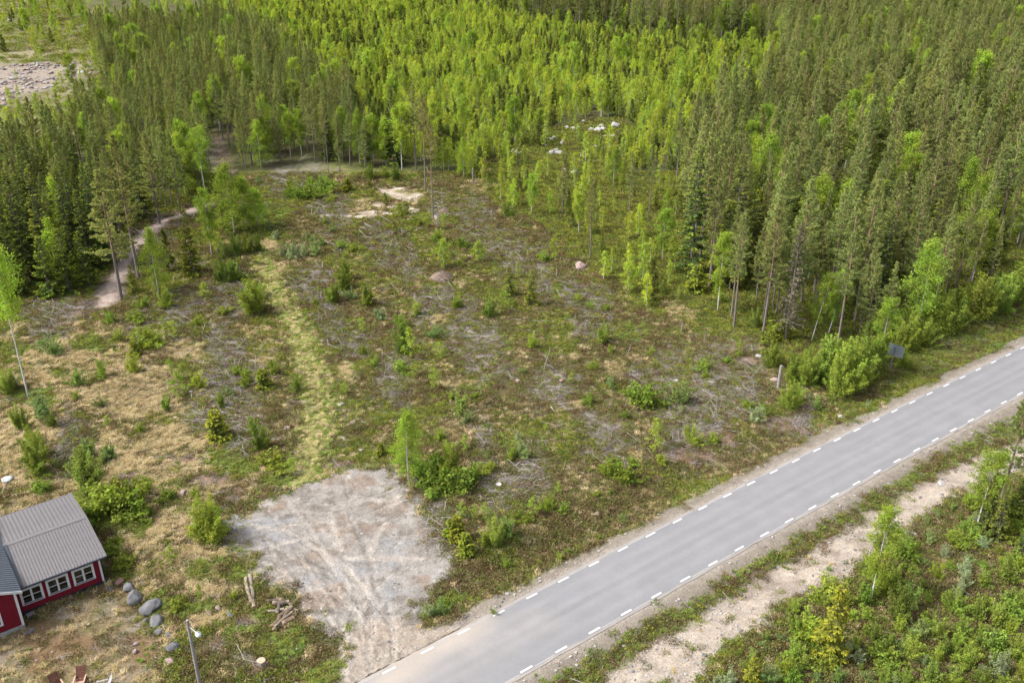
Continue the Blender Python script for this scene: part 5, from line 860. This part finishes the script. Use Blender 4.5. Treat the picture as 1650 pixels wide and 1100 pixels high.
field = crop(0, 370, 2.973, [(1323, 704, 24), (1285, 688, 13), (1098, 890, 24), (1204, 880, 13), (1375, 952, 38), (1630, 842, 28), (1628, 996, 26), (400, 780, 28), (475, 446, 22), (540, 556, 24), (870, 596, 24), (915, 606, 16), (918, 786, 20), (980, 1096, 26), (1190, 1056, 16), (1410, 640, 12)]) + crop(550, 370, 2.973, [(55, 924, 38), (5, 838, 24), (95, 1058, 24), (445, 214, 30), (393, 236, 11), (1600, 706, 26), (1602, 726, 32), (1205, 756, 14), (1098, 911, 14), (5, 1005, 40), (308, 374, 14), (157, 990, 14), (1060, 1030, 14)]) + crop(550, 730, 2.973, [(1227, 290, 28), (1172, 408, 24), (1410, 110, 30), (1355, 218, 11), (740, 604, 9), (780, 604, 9), (955, 446, 14), (1485, 155, 20), (430, 465, 20), (405, 475, 14)]) + crop(1100, 370, 2.973, [(765, 898, 44), (440, 722, 44), (260, 900, 14), (362, 608, 36), (1122, 718, 18), (1460, 497, 12), (555, 1010, 12)]) + crop(1100, 730, 2.973, [(370, 866, 30), (652, 692, 24), (820, 342, 16), (1238, 146, 44), (1088, 430, 30), (315, 606, 18), (1050, 345, 22), (1525, 50, 22), (1300, 205, 18), (715, 625, 20), (520, 425, 14), (1110, 390, 44)])
lastz = {}
def ordl(key):
    lastz[key] = lastz.get(key, 0) + 1; return lastz[key]
frow = []
for i, (x, y, w) in enumerate(field):
    z = min(ZONES, key=lambda q: math.hypot(x - q[1][0], (y - q[1][1]) * 1.3) / q[2])[0]; frow.append((z, 'small' if w < 6 else 'fist-like' if w < 0 else 'larger', x, y, w, i))
fc = {}
for r in frow: fc.setdefault(r[:2], []).append((r[2], r[3]))
for z, sw, x, y, w, i in frow:
    l = sorted(fc[(z, sw)]); k = l.index((x, y)); lb = '%s pale stone %s' % (sw, z) + ('' if len(l) == 1 else ', ' + ORD[k])
    stone(x, y, w, WHITE if i % 4 else PINK, lb, 'stone', 'pale stones lying on the open ground', i, 'stone', .8)
stone(550 + 1145 / 2.973, 370 + 185 / 2.973, 22, PINK, 'pinkish boulder in heather near the lone grey pine', 'boulder', None, 2, 'boulder', 1.1)
mv = MB(); r = np.random.RandomState(9); n_r, n_a = 9, 26
V = [(0, 0, .62)] + [(math.cos(a) * q * 1.0, math.sin(a) * q * .8, .62 * math.cos(q * 1.5) + r.uniform(-.04, .04)) for q in np.linspace(.12, 1.06, n_r) for a in np.linspace(0, 2 * math.pi, n_a, endpoint=False)]
T = [(0, 1 + i, 1 + (i + 1) % n_a) for i in range(n_a)] + [t for j in range(n_r - 1) for i in range(n_a) for t in ((1 + j * n_a + i, 1 + (j + 1) * n_a + i, 1 + (j + 1) * n_a + (i + 1) % n_a), (1 + j * n_a + i, 1 + (j + 1) * n_a + (i + 1) % n_a, 1 + j * n_a + (i + 1) % n_a))]
V = np.array(V); mc = np.array((.115, .085, .068)) * r.uniform(.65, 1.3, (len(V), 1)); mm = mv.add(V, T, mc).mesh('mound', M_STONE)
for x, y, s, lb in ((712, 449, 1.9, 'low brown earth mound with a white stone on its left'), (716, 342, 1.3, 'grey round brash mound right of the two lone pines')):
    g_ = ground_at(x, y); tag(new('earth_mound', mm, None, (g_[0], g_[1], g_[2] - .15), .4, s), lb, 'mound')
# pale rock pile in the birch wood and stony ground at the far left
rp = crop(550, 0, 2.973, [(790, 742, 40), (815, 738, 34), (840, 742, 44), (860, 735, 30), (825, 725, 26), (1010, 740, 40), (1040, 742, 46), (1065, 736, 34), (1030, 725, 28), (1000, 672, 36), (1022, 664, 28), (1060, 692, 34), (1065, 676, 22), (1200, 625, 34), (1230, 632, 44), (1255, 622, 40), (1245, 608, 30), (1310, 612, 44), (1325, 602, 26), (1360, 650, 34), (1300, 656, 30), (1262, 655, 22), (1445, 570, 38), (1465, 562, 22), (1160, 584, 22), (1110, 620, 30), (1080, 615, 26), (1135, 612, 24), (1070, 814, 18), (1115, 836, 40), (885, 858, 36), (905, 850, 22), (800, 832, 24), (1025, 836, 16), (1155, 752, 30), (1215, 712, 26), (1210, 780, 20), (1270, 752, 22), (1560, 640, 24), (1480, 545, 16), (1385, 590, 16), (920, 640, 16), (1255, 712, 18), (980, 700, 18), (1190, 590, 20)])
rl = row_labels(rp, 'pale rock of the heap among birches')
for i, (x, y, w) in enumerate(rp): stone(x, y, w * 1.0, WHITE, rl[i], 'rock', 'pale rocks among the birches', i, 'rock', 1.1)
rp = crop(0, 0, 2.973, [(150, 325, 22), (180, 368, 18), (255, 434, 24), (35, 430, 60), (390, 350, 40), (90, 400, 20), (240, 350, 30), (330, 330, 26), (60, 380, 30), (120, 350, 18), (280, 365, 20), (500, 428, 40), (20, 500, 26), (10, 395, 16), (310, 380, 22), (210, 330, 20), (150, 92, 26), (45, 102, 22), (335, 78, 22), (260, 72, 16), (1240, 20, 40), (1285, 22, 34), (1090, 12, 30), (1395, 62, 18), (90, 470, 30), (350, 405, 24)])
rl = row_labels(rp, 'pale stone on the far left open ground')
for i, (x, y, w) in enumerate(rp): stone(x, y, w, WHITE if i % 3 else PINK, rl[i], 'stone', 'stones on the far open ground', i, 'stone', .7)

# ------------------------------------------------------------------ heaps of brash left from the felling
brow = []
for i, (x, y, rx, ry) in enumerate(BRASH):
    z = min(ZONES, key=lambda q: math.hypot(x - q[1][0], (y - q[1][1]) * 1.3) / q[2])[0]; brow.append((z, 'wide' if rx > 28 else 'small', x, y, rx, ry, i))
bc = {}
for b in brow: bc.setdefault(b[:2], []).append(b[2])
for z, sw, x, y, rx, ry, i in brow:
    l = sorted(bc[(z, sw)]); g_ = ground_at(x, y); e = at(x + rx, y); f = at(x, y - ry); sx = abs(e[0] - g_[0]) * .95; sy = abs(f[1] - g_[1]) * .85
    lb = '%s grey brash heap %s' % (sw, z) + ('' if len(l) == 1 else ', ' + ORD[min(l.index(x), 11)])
    area = math.pi * sx * sy; hp_ = sticks(400 + i, int(min(200, 20 + area * 4)), 1.0, .4, 1.5, .16, 1, ((.2, .178, .16), (.28, .255, .235), (.14, .118, .105), (.42, .39, .365)), (sx, sy))
    tag(new('brash_heap', hp_.mesh('brash_heap', M_STICK), None, (g_[0], g_[1], g_[2])), lb, 'brash', 'heaps of felling brash')

# ------------------------------------------------------------------ posts, lamp, sign
def post(x, y, hp, rad, name, label, m_, top=.85, extra=None):
    g_ = ground_at(x, y); h = height_for(g_[1], y - hp) - g_[2]; o = new(name, MB().tube([(0, 0, -.3), (0, 0, h * .5), (.02, 0, h)], [rad, rad * .95, rad * top], (.2, .19, .18), 10).mesh(name, m_), None, g_); tag(o, label, 'post'); return o, g_, h
post(1253.5, 627, 38, .17, 'wooden_post', 'thick grey wooden post beside a white stone near the road', M_POLE)
post(1098, 535, 15, .06, 'marker_post', 'short pale marker post before the right stand', M_STICK); post(1135, 552, 17, .04, 'marker_stake', 'thin pale stake right of the short marker post', M_STICK)
post(762, 299, 27, .13, 'snag', 'bare grey tree stub at the back edge of the clearing', M_POLE)
post(876, 596, 0 + 36, .045, 'dead_sapling', 'thin bare leaning stem in the middle of the clearing', M_STICK)[0].rotation_euler = (0, R_(14), 0)
post(1010, 574, 20, .03, 'dead_sapling', 'thin dead stem behind the round green bush', M_STICK)[0].rotation_euler = (0, R_(14), 0)
# lamp pole
g_ = ground_at(324, 1112); H_ = height_for(g_[1], 998.5) - g_[2]
lampo = new('lamp_pole', None, None, g_); tag(lampo, 'weathered wooden pole with a white lamp near the bottom left', 'lamp post')
new('pole', MB().tube([(0, 0, -.3), (0, 0, H_ * .5), (0, 0, H_)], [.125, .11, .092], (1, 1, 1), 12).mesh('pole', M_POLE), lampo)
zl = H_ - 1.0
new('bracket', MB().tube([(.07, -.02, H_ - .5), (.4, -.12, zl + .18), (.52, -.15, zl + .16)], .022, (1, 1, 1), 6).mesh('bracket', M_LAMP), lampo)
new('stay', MB().tube([(.08, -.02, zl - .6), (.3, -.08, zl - .2), (.46, -.13, zl + .1)], .009, (1, 1, 1), 5).mesh('stay', M_STEEL), lampo)
new('clamp', MB().tube([(0, 0, zl - .66), (0, 0, zl - .58)], [.115, .115], (1, 1, 1), 12).mesh('clamp', M_STEEL), lampo)
sh_ = MB(); sh_.tube([(.6, -.17, zl - .12), (.6, -.17, zl - .1), (.6, -.17, zl + .02), (.6, -.17, zl + .13), (.6, -.17, zl + .19)], [.12, .17, .18, .14, .03], (1, 1, 1), 16)
ls = new('lamp_shade', sh_.mesh('lamp_shade', M_LAMP, True), lampo)
new('screw_cap', MB().tube([(.6, -.17, zl + .185), (.6, -.17, zl + .21)], .028, (1, 1, 1), 8).mesh('screw_cap', M_STEELD), ls)
# road sign, seen from behind
g_ = ground_at(1434, 597); t_s, s_s = road_ts(g_[0], g_[1]); top = height_for(g_[1], 563) - g_[2]
sg = new('road_sign', None, None, g_, math.atan2(RN[1], RN[0]) + R_(8)); tag(sg, 'grey back of a rectangular road sign among roadside bushes', 'road sign')   # local x across the road
new('post', MB().tube([(0, 0, -.4), (0, 0, top + .3)], [.06, .06], (1, 1, 1), 10).mesh('post', M_STEELD), sg)
pn = new('panel', MB().box((-.62, .06, top - .75), (1.02, .075, top + .55)).mesh('panel', M_STEEL), sg)
new('seam', MB().box((.36, .052, top - .75), (.385, .0585, top + .55)).mesh('seam', M_STEELD), pn)
for zz_ in (top - .1, top + .3): new('rail', MB().box((-.55, .03, zz_), (.95, .058, zz_ + .05)).mesh('rail', M_STEEL), pn)
new('edge_fold', MB().box((-.63, .03, top + .55), (1.03, .077, top + .57)).mesh('edge_fold', M_STEEL), pn)
# well cover and its marker stake
g_ = ground_at(13, 776); wc = new('well_cover', None, None, g_); tag(wc, 'grey domed well cover at the left edge above the house', 'well cover')
dome = MB(); dome.tube([(0, 0, -.1), (0, 0, .32)], [.42, .42], (1, 1, 1), 20); new('ring', dome.mesh('ring', M_CONC), wc)
dome = MB(); dome.tube([(0, 0, .322), (0, 0, .36), (0, 0, .42), (0, 0, .46), (0, 0, .47)], [.46, .45, .34, .16, .02], (1, 1, 1), 20); new('lid', dome.mesh('lid', paint('pale_plastic', (.3, .33, .34), .5, .08), True), wc)
g_ = ground_at(7, 780); tag(new('marker_stake', MB().tube([(0, 0, -.2), (0, 0, .6)], [.03, .03], (1, 1, 1), 6).mesh('marker_stake', M_STEELD), None, g_), 'thin dark stake beside the domed well cover', 'stake')

# ------------------------------------------------------------------ garden chairs at the bottom edge
def chair(x, y, rz, wood, armwood, label):
    g_ = ground_at(x, y); o = new('garden_chair', None, None, g_, rz); tag(o, label, 'chair', 'garden chairs in the yard')
    def bit(nm, lo, hi, m_, M=None): new(nm, MB().box(lo, hi, (1, 1, 1), 0, M).mesh(nm, m_), o)
    back = Matrix.Translation((0, .28, .34)) @ Matrix.Rotation(R_(-28), 4, 'X')
    for i in range(8): bit('back_slat', (-.3, -.012, .03 + i * .098), (.3, .012, .112 + i * .098), wood, back)
    for s in (-1, 1): bit('back_rail', (s * .25 - .025, .014, 0), (s * .25 + .025, .05, .84), wood, back)
    seat = Matrix.Translation((0, 0, .36)) @ Matrix.Rotation(R_(-8), 4, 'X')
    for i in range(6): bit('seat_slat', (-.29, -.34 + i * .1, 0), (.29, -.255 + i * .1, .022), armwood if i < 3 else wood, seat)
    for s in (-1, 1):
        bit('armrest', (s * .33 - .045, -.38, .56), (s * .33 + .045, .34, .585), armwood)
        bit('leg', (s * .33 - .025, -.34, -.03), (s * .33 + .025, -.27, .56), wood); bit('leg', (s * .33 - .025, .3, -.03), (s * .33 + .025, .37, .56), wood)
        bit('side_rail', (s * .31 - .018, -.3, .27), (s * .31 + .018, .33, .34), wood)
    return o
chair(131, 1103, R_(10), M_CHAIR, M_ARM, 'brown slatted garden chair, right one of the brown pair in the yard')
chair(95, 1113, R_(42), M_CHAIR, M_ARM, 'brown slatted garden chair, left one of the brown pair in the yard')
chair(168, 1112, R_(-68), M_GREYW, M_GREYW, 'weathered grey garden chair seen from its side in the yard')

# ------------------------------------------------------------------ logs and wood pile by the gravel pad
def log(a, b, rad, label, c=(.149, .118, .099), group=None, n=9, lift=.0):
    A = ground_at(*a); Bp = ground_at(*b); A[2] += rad * .8 + lift; Bp[2] += rad * .8 + lift; c0 = (A + Bp) / 2; d = Bp - A; r = np.random.RandomState(int(a[0])); k = 6; s = np.linspace(-.5, .5, k)
    P = s[:, None] * d + np.concatenate([r.normal(size=(k, 2)) * rad * .25, np.zeros((k, 1))], 1); cols = np.array(c) * r.uniform(.75, 1.2, (k, 1)); cols[0] = cols[-1] = (.211, .167, .124)
    return tag(new('log', MB().tube(P, rad * (1 + r.normal(size=k) * .07), cols, n).mesh('log', M_BARK), None, c0), label, 'log', group)
log((394, 933), (405, 975), .15, 'left and paler of two logs lying beside the gravel pad', (.223, .186, .155)); log((404, 929), (409, 980), .16, 'right and darker of two logs lying beside the gravel pad', (.149, .124, .112))
pile = [((438, 1012), (462, 984), .17, (.103, .076, .058)), ((448, 1012), (470, 982), .16, (.089, .067, .053)), ((443, 1016), (472, 992), .1, (.152, .125, .098)), ((440, 1018), (468, 1000), .12, (.125, .089, .063)), ((456, 1008), (476, 998), .22, (.134, .094, .063)), ((432, 988), (458, 984), .1, (.161, .138, .120)), ((440, 976), (468, 974), .16, (.076, .063, .053)), ((430, 970), (450, 966), .12, (.089, .071, .063)), ((452, 968), (470, 976), .14, (.081, .063, .053)), ((462, 980), (480, 986), .08, (.112, .089, .076)), ((446, 992), (452, 974), .15, (.071, .058, .049)), ((434, 1016), (452, 1004), .06, (.161, .134, .116))]
plab = ['thick dark log at the left of the woodpile', 'thick log second from left in the woodpile', 'long pale pole across the woodpile', 'bare log at the lower edge of the woodpile', 'stout split butt at the right end of the woodpile', 'pale stick sticking out left of the woodpile', 'dark log on top of the woodpile', 'short dark log at the upper left of the woodpile', 'short log at the upper right of the woodpile', 'thin branch sticking out right of the woodpile', 'dark upright-lying log inside the woodpile', 'thin pale stick at the lower tip of the woodpile']
for i, ((a, b, rad, c), lb) in enumerate(zip(pile, plab)): log(a, b, rad, lb, c, 'logs of the woodpile by the gravel pad', 8, (0, .12, .3, .1, .02, .12, .14, .02, .05, .1, .1, .0)[i])
log((343, 1044), (371, 1048), .045, 'thin pale pole lying right of the lamp pole', (.248, .211, .174)); log((322, 742), (331, 738), .12, 'short pale log above the house yard', (.248, .229, .211)); log((315, 752), (326, 744), .1, 'grey branch stub beside the short pale log', (.186, .174, .161))
log((687, 270 + 0), (700, 296), .08, 'fallen trunk right of the two tall lone pines', (.186, .167, .155)); log((570, 670), (600, 690), .05, 'pale pole lying right of the grassy track', (.223, .205, .186)); log((870, 600), (884, 562), .05, 'long bleached pole lying in the middle of the clearing', (.248, .229, .211)); log((945, 543), (1016, 540), .06, 'bleached pole lying below the right stand', (.211, .192, .180)); log((1185, 735), (1212, 745), .05, 'bleached stick on the bank above the road', (.236, .217, .198))
def stump(x, y, d, label, c=(.3, .25, .18)):
    g_ = ground_at(x, y); s = d / 2; r = np.random.RandomState(int(x)); n = 14; a = np.linspace(0, 6.283, n, endpoint=False); rr = s * (1 + r.normal(size=n) * .08); b0 = np.stack([np.cos(a) * rr * 1.35, np.sin(a) * rr * 1.35, np.full(n, -.1)], -1); b1 = np.stack([np.cos(a) * rr, np.sin(a) * rr, np.full(n, .28)], -1)
    o = new('stump', None, None, g_); tag(o, label, 'stump', 'tree stumps')
    new('bark', MB().hexa(np.concatenate([b0, b1]), (.17, .14, .12)).mesh('bark', M_BARK), o); q = b1.copy(); q[:, :2] *= .92; q0 = q.copy(); q[:, 2] = .288; q0[:, 2] = .27; new('cut_face', MB().hexa(np.concatenate([q0, q]), c).mesh('cut_face', M_BARK), o)
stump(421, 1068, .6, 'pale freshly cut stump on the sand left of the driveway'); stump(308, 634, .34, 'grey stump in the straw field left of the track', (.24, .22, .2)); stump(834, 616, .36, 'grey stump at the middle of the clearing', (.26, .24, .22)); stump(904, 616, .4, 'reddish stump right of the middle of the clearing', (.3, .2, .16)); stump(283, 676, .35, 'brown stump beside the straw field', (.24, .19, .15)); stump(470, 380, .8, 'dark uprooted stump at the head of the grassy track', (.09, .06, .045)); stump(804, 784, .5, 'bleached stump above the gravel pad corner', (.36, .34, .32))

# ------------------------------------------------------------------ loose gravel on the bare ground
k = 38000; yg = 44 + 70 * rs.rand(k) ** 1.3; xg = (rs.rand(k) * 2 - 1) * (.56 * yg + 6); tg, sg_ = road_ts(xg, yg); dg = np.maximum(PAVE_L - sg_, sg_ - PAVE_R)
wg = np.maximum.reduce([polymask(xg, yg, SANDR, .5, .8, 2.5), polymask(xg, yg, PAD, .45, 1.3, 1.8) * .35, (1 - sst(dg, .8, 2.2)) * .6, .04 + 0 * xg]); okg = (rs.rand(k) < wg) & (dg > .12); xg, yg = xg[okg], yg[okg]
k = len(xg); sg_ = (.04 + .24 * rs.rand(k) ** 4)[:, None] * np.array([[1, 1, .8]])
mass('gravel', 'pale loose stones on the sandy strip, shoulders and pad', 'gravel', [WHITE[0], WHITE[3], PINK[1], GREY[2], WHITE[4]], np.stack([xg, yg, terrain(xg, yg)], -1), np.stack([0 * xg, 0 * xg, rs.uniform(0, 6.28, k)], -1), sg_, rs.randint(0, 5, k))
k = 5200; a_ = rs.uniform(-40, 175, k); wy = rs.uniform(at(0, 205)[1], at(0, 85)[1], k); wx = (a_ - 825) / F_PX * (wy * CT + CAM_H * ST); q1, q2 = px(wx, wy); okk = (polymask(wx, wy, STONY, 3, 6, 6) * sst(fbm(wx, wy, 6, 240), .4, .55) > .25); wx, wy = wx[okk], wy[okk]; k = len(wx)
sg_ = (.25 + 1.1 * rs.rand(k) ** 3)[:, None] * np.array([[1, 1, .8]])
mass('stony_rubble', 'grey and pale rubble on the stony ground at the far left', 'rubble', [WHITE[0], PINK[3], PINK[1], GREY[2], PINK[4]], np.stack([wx, wy, terrain(wx, wy)], -1), np.stack([0 * wx, 0 * wx, rs.uniform(0, 6.28, k)], -1), sg_, rs.randint(0, 5, k))
